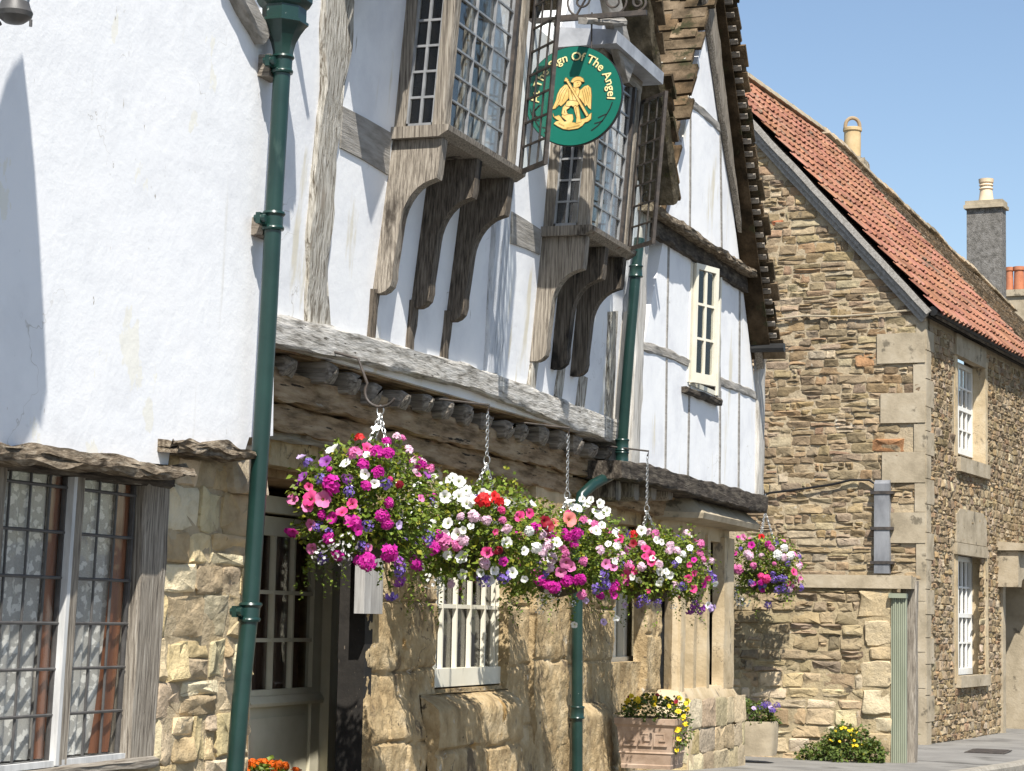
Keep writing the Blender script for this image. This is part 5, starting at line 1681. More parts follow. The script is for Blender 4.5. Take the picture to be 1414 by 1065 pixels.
b.tube([P3(oe - .65, zbar + .02), P3(oe - .5, zbar + .02), P3(oe - .42, zbar + .16), P3(oe - .5, zbar + .4), P3(.1, zbar + .6)], .009, 6)
b.tube([P3(.05, zbar), P3(.07, zbar + .7)], .014, 6)
b.build('scrolled_bracket', MT['iron'], sign)
b = MB()
for px in (767, 817):
    o_ = IG.at_u(px, 40, SU)[0]
    ztop_ = zbar; xr = o_ - so_
    b.tube([P3(o_, zbar + .03), P3(o_, sz_ + math.sqrt(max(0, SR ** 2 - xr ** 2)) - .01)], .006, 6)
    b.lathe(P3(o_, zbar - .03), [(.004, -.03), (.014, -.01), (.016, 0), (.008, .02)], 8)
b.build('hanger_rods', MT['iron'], sign)

# ============================================================ flowers
def mesh_proto(m, name, mat, ang=180):
    o = m.build(name, mat, None, origin=(0, 0, 0), ang=ang)
    me = o.data
    bpy.data.objects.remove(o)
    return me
def trumpet(r, seed, depth=.55, lobes=5):
    rnd = random.Random(seed)
    m = MB()
    n = lobes * 4
    rings = [(.10, -depth), (.22, -depth * .35), (.62, -.02), (.98, .05)]
    vs = []
    for i, (rr, h) in enumerate(rings):
        for k in range(n):
            a = 6.283 * k / n
            w = abs(math.cos(a * lobes / 2))
            q = rr * (1 - (.16 * (1 - w) ** 2 if i == 3 else 0)) * (1 + rnd.uniform(-.06, .06) * (i == 3))
            hh = h + (rnd.uniform(-.12, .10) + .08 * math.cos(a * 2 + seed) if i == 3 else .03 * math.cos(a * lobes))
            vs.append(Vector((math.cos(a) * q * r, math.sin(a) * q * r, hh * r)))
    for i in range(3):
        m.col = ((.80, .85, .50), (.94, .93, .90), (1, 1, 1))[i]
        base = len(m.v)
        m.add(vs if i == 0 else [], [])
        for k in range(n):
            a, b2 = i * n + k, i * n + (k + 1) % n
            m.f.append([a, b2, b2 + n, a + n]); m.c.append(m.col); m.m.append(0)
    return m
def cluster(r, nf, fr_, seed, flat=1.0, spread=.85):
    """a head of small five-petalled florets"""
    rnd = random.Random(seed)
    m = MB()
    for i in range(nf):
        t = math.acos(1 - spread * (i + .5) / nf); p = i * 2.399 + rnd.uniform(-.3, .3)
        d = Vector((math.sin(t) * math.cos(p), math.sin(t) * math.sin(p), math.cos(t) * flat))
        c = d * r * rnd.uniform(.82, 1.08)
        d = (d + Vector((rnd.uniform(-.4, .4), rnd.uniform(-.4, .4), rnd.uniform(-.2, .3)))).normalized()
        a = d.orthogonal().normalized(); b2 = d.cross(a)
        g = rnd.uniform(.78, 1.12); m.col = (g, g, g)
        rot = rnd.uniform(0, 6)
        for k in range(5):
            q = rot + k * 1.2566
            e1 = a * math.cos(q) + b2 * math.sin(q); e2 = a * math.cos(q + .62) + b2 * math.sin(q + .62); e0 = a * math.cos(q - .62) + b2 * math.sin(q - .62)
            up = d * fr_ * rnd.uniform(-.1, .35)
            m.add([c, c + e0 * fr_ * .75 + up * .5, c + e1 * fr_ * rnd.uniform(.95, 1.15) + up, c + e2 * fr_ * .75 + up * .5], [[0, 1, 2, 3]])
    return m
PROTO = {}
for k in range(4):
    PROTO['P', k] = mesh_proto(trumpet(.031, k), 'petunia_bloom', PET['white'])
    PROTO['G', k] = mesh_proto(cluster(.034, 22, .0165, 10 + k), 'geranium_head', PET['pink'])
    PROTO['L', k] = mesh_proto(cluster(.038, 16, .0125, 20 + k, .6), 'lobelia_cluster', PET['violet'])
    PROTO['B', k] = mesh_proto(cluster(.050, 11, .0105, 30 + k, .5, .9), 'bacopa_cluster', PET['white'])
    PROTO['Y', k] = mesh_proto(trumpet(.026, 40 + k, .25), 'pansy_bloom', PET['yellow'])
NAMES = {'P': 'petunia_bloom', 'G': 'geranium_head', 'L': 'lobelia_cluster', 'B': 'bacopa_cluster', 'Y': 'pansy_bloom'}
CCODE = {'w': 'white', 'm': 'magenta', 'k': 'pink', 'p': 'pale', 'u': 'purple', 'r': 'red', 'o': 'rose', 's': 'salmon', 'v': 'violet', 'd': 'maroon', 'y': 'yellow', 'e': 'orange', 'l': 'lilac'}
def bloom(root, typ, col, pos, nrm, size=1.0):
    o = bpy.data.objects.new(NAMES[typ], PROTO[typ, random.randrange(4)])
    COL.objects.link(o)
    o.parent = root
    o.location = pos - WORLD[root.name]
    o.rotation_euler = (Vector(nrm).to_track_quat('Z', 'Y') @ __import__('mathutils').Quaternion((0, 0, 1), random.uniform(0, 6.28))).to_euler()
    s_ = size * random.uniform(.78, 1.15)
    o.scale = (s_, s_ * random.uniform(.85, 1), s_ * random.uniform(.9, 1.3))
    o.material_slots[0].link = 'OBJECT'
    o.material_slots[0].material = PET[CCODE[col]]
    return o
def leaf(m, c, d, n, L, W, cup=.2):
    s = d.cross(n).normalized()
    m.add([c, c + d * L * .45 + s * W + n * cup * W, c + d * L - n * L * .18, c + d * L * .45 - s * W + n * cup * W], [[0, 1, 2], [0, 2, 3]])
TOSUN = Vector((-.55, -.31, .77))
def foliage(name, c, rx, ry, rz, n, root, mat, seed, LL=(.022, .045), strands=0, lump=.28, low=-.75, ret=False):
    rnd = random.Random(seed)
    m = MB()
    for i in range(n):
        zz = rnd.uniform(low, 1)
        a = rnd.uniform(0, 6.283)
        q = math.sqrt(max(0, 1 - zz * zz))
        d = Vector((q * math.cos(a), q * math.sin(a), zz))
        lum = 1 + (noise.noise(d * 2.2 + Vector((seed, 0, 0))) * 1.5 + noise.noise(d * 5 + Vector((seed, 3, 0))) * .7) * lump
        r = rnd.uniform(.5, 1.0) ** .55 * max(.82, lum)
        p = c + Vector((d.x * rx, d.y * ry, d.z * rz)) * r
        t = (d + Vector((rnd.uniform(-1, 1), rnd.uniform(-1, 1), rnd.uniform(-.9, .7)))).normalized()
        nn = (t.orthogonal().normalized() * rnd.uniform(-1, 1) + Vector((0, 0, .8)) + d * .5)
        g = rnd.uniform(.6, 1.35)
        y = rnd.random()
        m.col = (g * (1 + .5 * (y > .8)), g * (1 + .12 * (y > .8)), g * (.8 if y > .8 else 1))
        leaf(m, p, t, nn.normalized(), rnd.uniform(*LL), rnd.uniform(.3, .42) * LL[1] * .9)
    for k in range(strands):
        a = rnd.uniform(0, 6.283)
        p = c + Vector((math.cos(a) * rx * .75, math.sin(a) * ry * .75, -rz * rnd.uniform(.3, .7)))
        dr = Vector((math.cos(a) * .3, math.sin(a) * .3, -1)).normalized()
        for s in range(rnd.randrange(8, 20)):
            p = p + dr * .016 + Vector((rnd.uniform(-.008, .008), rnd.uniform(-.008, .008), 0))
            dr = (dr + Vector((rnd.uniform(-.12, .12), rnd.uniform(-.12, .12), -.04))).normalized()
            g = rnd.uniform(.6, 1.2); m.col = (g, g, g)
            t = Vector((rnd.uniform(-1, 1), rnd.uniform(-1, 1), rnd.uniform(-.7, .3))).normalized()
            leaf(m, p, t, Vector((rnd.uniform(-.5, .5), rnd.uniform(-.5, .5), 1)).normalized(), rnd.uniform(.018, .03), .009)
    if ret: return m
    return m.build(name, mat, root, smooth=False)
def ell_hit(px, py, c, rx, ry, rz):
    d = ray(px, py).normalized()
    o = CAM - c
    S = Vector((1 / rx, 1 / ry, 1 / rz))
    dd = Vector((d.x * S.x, d.y * S.y, d.z * S.z)); oo = Vector((o.x * S.x, o.y * S.y, o.z * S.z))
    A_, B_, C_ = dd.dot(dd), 2 * dd.dot(oo), oo.dot(oo) - 1
    D = B_ * B_ - 4 * A_ * C_
    t = (-B_ - math.sqrt(D)) / (2 * A_) if D > 0 else -B_ / (2 * A_)
    p = CAM + d * t
    q = p - c
    n = Vector((q.x / rx ** 2, q.y / ry ** 2, q.z / rz ** 2)).normalized()
    return p, n
Z6 = lambda L: [(k, c, 300 + x * .283, 590 + y * .283, s) for k, c, x, y, s in L]
Z8 = lambda L: [(k, c, 540 + x * .1597, 630 + y * .1597, s) for k, c, x, y, s in L]
Z5 = lambda L: [(k, c, 740 + x * .2617, 690 + y * .2617, s) for k, c, x, y, s in L]
B1 = Z6([('G', 'r', 697, 70, .8), ('P', 'w', 770, 55, 1.1), ('P', 'o', 735, 110, 1.1), ('G', 'm', 818, 95, .8), ('G', 'k', 675, 160, 1), ('P', 'w', 732, 142, 1), ('G', 'm', 710, 188, 1), ('G', 'm', 772, 158, 1), ('G', 'm', 812, 172, .9), ('P', 'w', 580, 145, 1.2), ('G', 'p', 910, 145, .9), ('G', 'p', 855, 100, .9), ('G', 'p', 938, 190, .6), ('G', 'k', 883, 96, .6),
  ('P', 'u', 552, 198, 1.1), ('G', 'm', 560, 222, .5), ('P', 'l', 450, 178, 1), ('L', 'v', 470, 195, .9), ('P', 'u', 453, 262, 1), ('P', 'u', 410, 295, 1), ('L', 'v', 520, 265, 1), ('L', 'u', 640, 268, .9), ('P', 'k', 402, 358, 1.2), ('P', 'o', 480, 355, 1.4), ('P', 'k', 470, 388, 1.1), ('P', 'o', 475, 305, .9), ('G', 'm', 570, 295, 1.25), ('P', 'k', 540, 360, 1.3), ('P', 'o', 620, 412, 1.2), ('P', 'm', 568, 440, 1.2), ('P', 'm', 405, 500, 1.1), ('P', 'm', 368, 512, 1.2), ('P', 'k', 460, 475, 1.1), ('P', 'k', 482, 578, 1), ('P', 'w', 718, 252, 1.2), ('P', 'w', 762, 290, 1), ('G', 'm', 775, 248, .8), ('G', 'm', 722, 302, .7), ('G', 'm', 832, 370, .9), ('G', 'm', 800, 432, 1.2), ('G', 'm', 822, 472, 1.1), ('P', 'l', 870, 470, 1), ('P', 'm', 655, 455, 1.3), ('P', 'm', 692, 490, 1.2), ('G', 'm', 730, 625, 1.25), ('G', 'm', 690, 640, .9), ('G', 'm', 826, 597, 1.25), ('B', 'w', 560, 555, 1.2), ('B', 'w', 605, 580, 1.2), ('B', 'w', 650, 545, 1.2), ('B', 'w', 630, 615, 1), ('B', 'w', 530, 600, .9), ('P', 'o', 660, 375, 1.2), ('L', 'v', 885, 690, 1), ('L', 'u', 875, 640, 1), ('L', 'v', 835, 770, .9), ('L', 'v', 710, 575, .9), ('G', 'o', 838, 260, .5), ('P', 'w', 628, 188, 1), ('L', 'u', 880, 740, .9), ('G', 'd', 865, 300, .7), ('G', 'k', 1010, 225, .9), ('G', 'p', 935, 240, .5)])
B2 = Z8([('P', 'w', x, y, s) for x, y, s in ((380, 235, 1.2), (285, 325, 1.2), (500, 215, 1.1), (550, 240, 1.2), (600, 290, 1.2), (650, 310, 1.4), (590, 370, 1.2), (490, 400, 1.2), (210, 410, 1.1), (270, 430, 1.1), (215, 480, 1.1), (160, 565, 1.35), (360, 590, 1.2), (260, 630, 1.2), (500, 590, 1.1), (480, 670, 1.1), (575, 680, 1.3), (690, 380, 1.2), (660, 430, 1.2), (800, 350, 1.2), (845, 375, 1), (615, 860, 1.3), (620, 1000, 1.3), (1020, 970, 1.3), (765, 965, 1), (880, 955, 1.1), (720, 420, 1), (380, 430, .9), (970, 740, 1), (840, 1045, 1.1), (1110, 1010, .9), (690, 610, .9), (630, 650, 1))]
  + [('G', 'r', 785, 430, 1.35), ('P', 'r', 880, 400, 1.1), ('G', 'r', 915, 445, .8), ('G', 'o', 930, 500, .6), ('G', 'k', 470, 735, 1.2), ('G', 'k', 575, 770, 1.1), ('G', 'p', 620, 730, 1), ('G', 'p', 610, 550, .8), ('G', 'p', 715, 535, 1), ('G', 'p', 810, 580, .9), ('L', 'v', 205, 710, 1.1), ('L', 'v', 335, 690, 1.1), ('L', 'v', 275, 725, 1), ('P', 'm', 385, 760, 1.2), ('P', 'o', 815, 810, 1.1), ('P', 'o', 862, 830, 1), ('P', 'm', 950, 885, 1.2), ('G', 'k', 935, 580, .8), ('P', 'o', 880, 665, .8), ('G', 'o', 285, 160, .9), ('G', 'p', 300, 120, .6), ('G', 'p', 165, 180, .6), ('P', 'o', 1075, 545, 1.1), ('P', 'o', 1145, 530, 1.2), ('G', 'm', 1235, 625, 1.1), ('P', 'd', 1290, 580, 1.5), ('P', 'd', 1330, 610, 1.3), ('G', 'd', 900, 800, .9), ('L', 'v', 170, 295, .6), ('L', 'v', 950, 1000, 1.2), ('L', 'v', 790, 1040, 1.1), ('B', 'w', 390, 1030, 1.2), ('B', 'w', 450, 1060, 1.1), ('G', 'p', 975, 640, .9), ('G', 'w', 1150, 660, 1), ('G', 'w', 1205, 780, 1), ('P', 'm', 1345, 700, 1.2), ('P', 'w', 1360, 740, 1.1)])
B3 = Z5([('P', 'w', x, y, s) for x, y, s in ((200, 52, 1.2), (180, 30, 1.1), (265, 35, 1.25), (310, 85, 1.25), (345, 100, 1.2), (215, 75, 1.2), (285, 10, 1.1), (240, 8, 1), (330, 45, 1), (360, 85, 1), (300, 190, 1.1), (412, 187, 1.25), (85, 310, 1.3), (330, 160, .9), (65, 220, 1), (395, 255, .9), (320, 115, 1), (250, 60, 1), (370, 240, .9), (60, 480, .7))]
  + [('P', 's', 98, 152, 1.4), ('P', 's', 172, 140, 1.5), ('P', 's', 215, 182, 1.2), ('P', 'd', 28, 125, 1.4), ('G', 'm', 80, 200, 1.1), ('G', 'm', 150, 200, 1), ('G', 'm', 200, 210, 1.2), ('G', 'm', 160, 225, .9), ('P', 'k', 140, 270, 1.1), ('P', 'k', 155, 330, 1.4), ('P', 'k', 180, 350, 1.1), ('P', 'm', 42, 282, 1.1), ('G', 'm', 15, 372, 1.1), ('G', 'm', 25, 402, 1.3), ('G', 'm', 100, 435, 1.1), ('G', 'm', 62, 442, 1), ('G', 'm', 165, 415, 1.3), ('G', 'm', 230, 410, 1.1), ('P', 'k', 345, 335, 1.2), ('P', 'k', 400, 355, 1), ('P', 'k', 130, 375, 1.1), ('L', 'v', 340, 385, 1.2), ('L', 'v', 345, 430, 1.3), ('L', 'v', 305, 455, 1.2), ('P', 'l', 250, 500, 1), ('P', 'l', 348, 620, .8), ('G', 'm', 388, 450, 1.1), ('P', 'm', 390, 480, 1), ('G', 'm', 330, 490, .8), ('B', 'w', 25, 520, 1), ('B', 'w', 60, 490, 1), ('B', 'w', 95, 470, 1), ('B', 'w', 25, 560, .9), ('P', 'w', 200, 640, 1), ('G', 'p', 320, 275, 1.1), ('P', 'o', 170, 95, 1), ('P', 'k', 237, 315, .7), ('B', 'w', 185, 510, .7), ('G', 'p', 40, 330, .9), ('P', 'w', 420, 620, 1)])
B4 = Z5([('P', 'o', 455, 240, 1.2), ('G', 'r', 515, 196, 1.1), ('P', 'd', 515, 240, 1.2), ('P', 'd', 450, 210, 1), ('P', 'w', 560, 190, 1.2), ('P', 'w', 635, 235, 1), ('G', 'k', 625, 212, 1), ('P', 'w', 660, 240, .8), ('P', 'o', 580, 265, 1.2), ('P', 'o', 600, 300, 1.4), ('P', 'o', 610, 328, 1.2), ('P', 'o', 575, 310, 1), ('G', 'p', 735, 278, 1.1), ('G', 'w', 770, 292, 1), ('G', 'p', 700, 262, .9), ('P', 'w', 797, 270, 1.1), ('G', 'k', 838, 265, .9), ('G', 'k', 858, 290, .9), ('G', 'k', 865, 322, .8), ('P', 'm', 815, 325, 1), ('P', 'o', 805, 345, .9), ('P', 'w', 655, 380, 1.1), ('P', 'w', 680, 375, 1), ('P', 'w', 705, 398, 1.2), ('P', 'w', 645, 430, 1.1), ('P', 'w', 655, 415, 1), ('P', 'o', 798, 414, 1.3), ('P', 'o', 825, 462, 1.4), ('P', 'o', 885, 408, 1.1), ('P', 'm', 882, 445, 1.2), ('P', 'o', 825, 385, 1), ('P', 'w', 915, 428, 1), ('L', 'v', 757, 440, 1.1), ('L', 'v', 640, 510, 1.2), ('L', 'v', 565, 517, 1.2), ('L', 'v', 590, 505, .9), ('L', 'v', 545, 520, .9), ('P', 'l', 480, 528, .9), ('L', 'u', 820, 530, 1.2), ('L', 'u', 800, 552, 1.1), ('L', 'u', 850, 545, 1.2), ('L', 'l', 905, 545, 1.1), ('P', 'w', 890, 530, .9), ('G', 'k', 492, 350, 1), ('P', 'o', 480, 392, 1.2), ('P', 'k', 468, 410, 1), ('G', 'w', 440, 275, 1.1), ('G', 'p', 455, 300, 1), ('G', 'p', 430, 330, 1), ('P', 'w', 545, 420, 1.1), ('P', 'w', 515, 400, .8), ('B', 'w', 735, 470, 1), ('B', 'w', 720, 545, .9), ('G', 'p', 560, 355, .9), ('G', 'p', 645, 345, .8), ('P', 'o', 440, 450, 1), ('P', 'm', 480, 430, .9), ('G', 'p', 690, 290, .9)])
B5 = Z5([('G', 'r', 1105, 172, 1.2), ('G', 'r', 1125, 150, .7), ('P', 'r', 1190, 202, 1.3), ('P', 'm', 1075, 205, 1), ('P', 'k', 1107, 217, 1.3), ('P', 'm', 1145, 255, 1.2), ('P', 'm', 1055, 285, 1), ('G', 'p', 1120, 290, 1.2), ('G', 'p', 1140, 312, 1.2), ('G', 'k', 1155, 352, 1.3), ('G', 'k', 1240, 260, 1.2), ('G', 'm', 1225, 240, 1), ('G', 'w', 1270, 300, 1.3), ('G', 'w', 1300, 268, 1.2), ('G', 'w', 1330, 305, 1.1), ('G', 'p', 1300, 310, 1.1), ('G', 'k', 1080, 370, 1.6), ('P', 'o', 1345, 380, 1.7), ('P', 'k', 1382, 410, .9), ('G', 'o', 1215, 412, 1.2), ('G', 'o', 1190, 405, 1.1), ('G', 'm', 1190, 428, .9), ('P', 'o', 1322, 435, 1.2), ('L', 'v', 1145, 430, 1.3), ('L', 'v', 1195, 452, 1.4), ('L', 'v', 1255, 422, 1.2), ('L', 'v', 1275, 470, 1.4), ('L', 'v', 1310, 465, 1.5), ('L', 'v', 1380, 455, 1.2), ('L', 'v', 1222, 545, 1.2), ('P', 'm', 1160, 435, 1), ('P', 'm', 1195, 465, 1), ('B', 'w', 1070, 500, 1.5), ('B', 'w', 1110, 515, 1.5), ('B', 'w', 1060, 460, 1.2), ('B', 'w', 1090, 540, 1.2), ('G', 'k', 1255, 340, .8), ('G', 'p', 1190, 300, 1), ('L', 'v', 1305, 415, 1)])
BASK = [((507, 708), .41, .37, .37, 3600, 22, B1, (525, 572), 'flower basket nearest the white wing, magenta and purple blooms, hung from a rusty hook'),
        ((655, 744), .50, .47, .37, 4200, 20, B2, (672, 640), 'flower basket second along, mostly white trumpet blooms with one red head'),
        ((772, 772), .48, .46, .33, 3800, 20, B3, (783, 688), 'flower basket in the middle, salmon and magenta blooms under a tall white spray'),
        ((897, 785), .50, .48, .31, 3800, 20, B4, (893, 706), 'flower basket in front of the stone bay, rose and white blooms with violet below'),
        ((1056, 786), .36, .37, .36, 3000, 14, B5, (1043, 706), 'small flower basket at the far end of the white gable, over the planted stone trough')]
GRP = 'flower baskets hung along the jetty'
for bi, ((cx, cy), rx, ry, rz, nl, ns, blooms, (hx, hy), lab) in enumerate(BASK):
    random.seed(100 + bi)
    OB = .36
    u_, z_ = IG.at(cx, cy, OB)
    if bi == 4:
        u_ = 22.8; OB, z_ = IG.at_u(cx, cy, u_)
    c = IG.p(u_, OB, z_)
    root = thing('hanging_basket', c - Z * .30, lab, 'flower basket', GRP)
    m = MB(); m.lathe(c - Z * .26, [(.02, 0), (.12, .03), (.19, .11), (.215, .22), (.20, .23), (.10, .25)], 16); m.build('basket_bowl', MT['wicker'], root)
    stems = foliage('foliage', c, rx, ry, rz, nl, root, MT['leaf'], bi * 7 + 3, strands=ns, ret=True)
    inner = foliage('foliage', c - Z * .02, rx * .62, ry * .62, rz * .66, nl // 3, root, MT['leaf'], bi * 7 + 5, ret=True)
    off = len(stems.v); stems.v += inner.v; stems.f += [[i + off for i in f] for f in inner.f]; stems.c += inner.c; stems.m += inner.m
    # chains
    uh, zh = IG.at(hx, hy, OB)
    if bi == 4:
        uh = u_; zh = IG.at_u(hx, hy, u_)[1]
    H = IG.p(uh, OB, zh)
    m = MB()
    def chain(p, q, link=.030, r=.0032):
        n_ = max(1, int((q - p).length / (link * .74)))
        d = (q - p).normalized(); a = d.orthogonal().normalized(); b2 = d.cross(a)
        for i in range(n_):
            cc_ = p.lerp(q, (i + .5) / n_)
            s_ = a if i % 2 else b2
            pts = [cc_ + d * math.cos(t) * link * .5 + s_ * math.sin(t) * link * .30 for t in [6.283 * k / 8 for k in range(9)]]
            m.tube(pts, r, 4, cap=False)
    for k in range(3):
        a = .6 + k * 2.094
        chain(H, c + Vector((math.cos(a) * .2, math.sin(a) * .2, -.03)))
    m.tube([H + Vector((math.cos(t) * .0, math.sin(t) * .02, .02 + math.cos(t) * .028)) for t in [6.283 * k / 10 for k in range(11)]], .004, 5)
    if bi == 0:
        m.build('hanging_chain', MT['chain'], root)
        m = MB()
        hk = [IG.p(uh + .01, OB - .20, zh + .40), IG.p(uh, OB - .10, zh + .22), IG.p(uh, OB - .05, zh + .08), IG.p(uh, OB - .015, zh + .045), IG.p(uh, OB + .05, zh + .05), IG.p(uh + .02, OB + .10, zh + .11)]
        m.tube([IG.p(uh, .04, zh + .36), IG.p(uh, OB - .14, zh + .31)] + [IG.p(uh, OB - .0 + math.cos(a) * .095, zh + .125 + math.sin(a) * .085 + (max(0, 3.3 - a) * 0)) for a in [2.6 + k * .32 for k in range(11)]], .008, 8)
        m.build('hook', MT['iron'], root)
    else:
        topz = (2.93, 2.93, 2.93, 2.93, 3.02)[bi]
        if topz > zh + .08:
            chain(H + Z * .05, IG.p(uh, OB, topz - .02))
        m.build('hanging_chain', MT['chain'], root)
        m = MB(); m.tube([IG.p(uh, OB, topz - .02), IG.p(uh, OB + .01, topz + .02), IG.p(uh, .05, topz + .06), IG.p(uh, -.25, topz + .04)] if bi < 4 else [IG.p(uh, OB, topz - .02), IG.p(uh - .02, OB - .01, topz + .02), IG.p(21.1, -.7, topz + .02)], .008, 6); m.build('hook', MT['iron'], root)
    for (typ, col, px, py, s_) in blooms:
        p, n = ell_hit(px, py, c, rx * 1.02, ry * 1.02, rz * 1.02)
        p = p + n * random.uniform(.005, .06)
        if typ == 'P':
            nd = (n * .45 + Vector((-.85, -.35, .12)) * .7 + Vector((random.uniform(-.5, .5), random.uniform(-.5, .5), random.uniform(-.45, .45)))).normalized()
        else:
            nd = (n + TOSUN * .35 + Vector((random.uniform(-.2, .2), random.uniform(-.2, .2), random.uniform(-.2, .2)))).normalized()
        bloom(root, typ, col, p, nd, s_ * (1.0 if typ != 'P' else 1.04))
        # its stalk and a leaf or two
        stems.col = (.9, .95, .8)
        e = c.lerp(p, .55) + Vector((random.uniform(-.03, .03), random.uniform(-.03, .03), -.02))
        stems.tube([e, p - nd * .012], .0022, 4, cap=False)
        for _ in range(4):
            g = random.uniform(.6, 1.3); stems.col = (g, g, g)
            t = Vector((random.uniform(-1, 1), random.uniform(-1, 1), random.uniform(-.7, .7))).normalized()
            leaf(stems, e.lerp(p, random.uniform(.3, .92)), t, Vector((random.uniform(-.6, .2), random.uniform(-.6, .2), 1)).normalized(), random.uniform(.025, .045), .014)
    stems.build('foliage', MT['leaf'], root, smooth=False)
    # small extra blooms tucked round the sides and behind
    pal = [('G', 'm'), ('P', 'u'), ('P', 'k'), ('L', 'v'), ('G', 'm')], [('P', 'w'), ('P', 'w'), ('G', 'p'), ('L', 'v')], [('P', 'w'), ('G', 'k'), ('G', 'm'), ('P', 'p')], [('G', 'p'), ('P', 'o'), ('P', 'w'), ('L', 'v')], [('G', 'p'), ('L', 'v'), ('P', 'k')]
    for k in range(30):
        a = random.uniform(2.3, 6.0); zz = random.uniform(-.75, .85); q = math.sqrt(1 - zz * zz)
        d = Vector((q * math.cos(a), q * math.sin(a), zz))
        typ, col = random.choice(pal[bi])
        bloom(root, typ, col, c + Vector((d.x * rx, d.y * ry, d.z * rz)) * 1.06, (d + TOSUN * .4).normalized(), .9)
# tall white spray above the third basket
# ============================================================ planters
random.seed(55)
pu, po = 17.05, .12
gp_ = gpix(893, 1062)
po = .15; pu = 17.05
g0 = IG.at_u(893, 1062, pu - .2)[1]
dd = (gp_ - CAM).dot(_F) / 3000
oL = IG.at_u(850, 1000, pu - .2)[0]; oR = IG.at_u(934, 1000, pu - .2)[0]
zT = IG.at_u(893, 992, pu - .2)[1]
cO = (oL + oR) / 2; hw = (oR - oL) / 2
pl = thing('terracotta_planter', IG.p(pu, cO, g0), 'square weathered terracotta planter with a key pattern, full of yellow pansies, beside the slim drainpipe', 'planter')
b = MB()
def sq(h, z): return [IG.p(pu - h * .95, cO - h, z), IG.p(pu - h * .95, cO + h, z), IG.p(pu + h * .95, cO + h, z), IG.p(pu + h * .95, cO - h, z)]
Hh = zT - g0
b.loft([sq(hw * .80, g0), sq(hw * .82, g0 + Hh * .07), sq(hw * .80, g0 + Hh * .09), sq(hw * .84, g0 + Hh * .28), sq(hw * .875, g0 + Hh * .31), sq(hw * .85, g0 + Hh * .34), sq(hw * .93, g0 + Hh * .82), sq(hw * .97, g0 + Hh * .86), sq(hw, g0 + Hh * .88), sq(hw * 1.0, g0 + Hh * .99), sq(hw * .98, zT), sq(hw * .88, zT), sq(hw * .86, zT - .06)], cap=True)
po_ = b.build('planter_body', MT['terracotta'], pl, ang=20)
b = MB()
def key(x0, x1, z0, z1, face):
    w = (x1 - x0); h = z1 - z0; t = h * .12
    segs = [(0, 0, 1, .13), (0, .13, .13, 1), (.13, .87, .87, 1), (.74, .38, .87, .87), (.40, .38, .74, .51)]
    for a, c, e, f in segs:
        X0, X1, Z0, Z1 = x0 + w * a, x0 + w * e, z0 + h * c, z0 + h * f
        hm = hw * (.85 + .08 * ((z0 + z1) / 2 - g0 - Hh * .34) / (Hh * .48))
        if face == 0:
            vs = [IG.p(pu - hm * .95 + dx2, o_, z_) for dx2 in (-.008, .012) for o_, z_ in ((X0, Z0), (X1, Z0), (X1, Z1), (X0, Z1))]
        else:
            vs = [IG.p(pu + o_ - cO, cO + hm - dx2, z_) for dx2 in (-.008, .012) for o_, z_ in ((X0, Z0), (X1, Z0), (X1, Z1), (X0, Z1))]
        b.add(vs, [[0, 1, 2, 3], [7, 6, 5, 4], [0, 4, 5, 1], [1, 5, 6, 2], [2, 6, 7, 3], [3, 7, 4, 0]])
for f_ in (0, 1):
    for i in range(3):
        x0 = cO - hw * .72 + i * hw * .50
        key(x0, x0 + hw * .44, g0 + Hh * .45, g0 + Hh * .72, f_)
b.build('key_pattern', MT['terracotta'], po_, smooth=False)
b = MB(); b.poly(Frame((0, 0, 0), 0), [(pu - hw * .8, zT - .06), (pu + hw * .8, zT - .06), (pu + hw * .8, zT - .03), (pu - hw * .8, zT - .03)], cO - hw * .84, cO + hw * .84); b.build('soil', MT['soil'], pl)
pc = IG.p(pu, cO, zT + .02)
foliage('foliage', pc, hw * 1.0, hw * 1.05, .15, 900, pl, MT['weed'], 61, (.02, .04), low=-.2)
foliage('trailing_foliage', IG.p(pu - .1, cO + hw * 1.05, zT - .06), .10, .09, .20, 260, pl, MT['weed'], 63, (.018, .035), low=-.9)
for k in range(46):
    x, y = random.uniform(-1, 1), random.uniform(-1, 1.15)
    h = .10 + .10 * random.random() - .05 * abs(y)
    p = IG.p(pu + x * hw * .9, cO + y * hw * 1.0, zT + h)
    if k > 38: p = IG.p(pu - .16 + x * .06, cO + hw * (1.1 + .12 * y), zT - .25 + .3 * random.random())
    bloom(pl, 'Y', 'y' if random.random() < .8 else 'd', p, (-.7 + random.uniform(-.3, .3), -.45 + random.uniform(-.4, .4), .5), .95)
# stone trough
tq = gpix(1040, 1041)
tu = 21.95
oL = IG.at_u(1004, 1000, tu)[0]; oR = IG.at_u(1073, 1000, tu)[0]
zT2 = IG.at_u(1040, 996, tu - .1)[1]; g1 = IG.at_u(1040, 1043, tu - .1)[1]
cO2, hw2 = (oL + oR) / 2, (oR - oL) / 2
tr = thing('stone_trough', IG.p(tu, cO2, g1), 'rounded rough stone trough planted with violet flowers, in front of the garden wall', 'planter')
b = MB()
rings = []
for rr, zz in ((.93, g1), (.98, g1 + .1), (1.0, g1 + .25), (1.0, zT2 - .02), (.97, zT2), (.82, zT2), (.8, zT2 - .06)):
    rings.append([IG.p(tu + math.copysign(abs(math.cos(t)) ** .6, math.cos(t)) * hw2 * rr * .8 * (1 + nz((math.cos(t), math.sin(t), zz * 3)) * .05), cO2 + math.copysign(abs(math.sin(t)) ** .6, math.sin(t)) * hw2 * rr * (1 + nz((math.cos(t) * 2, math.sin(t) * 2, zz * 5)) * .04), zz) for t in [6.283 * k / 36 for k in range(36)]])
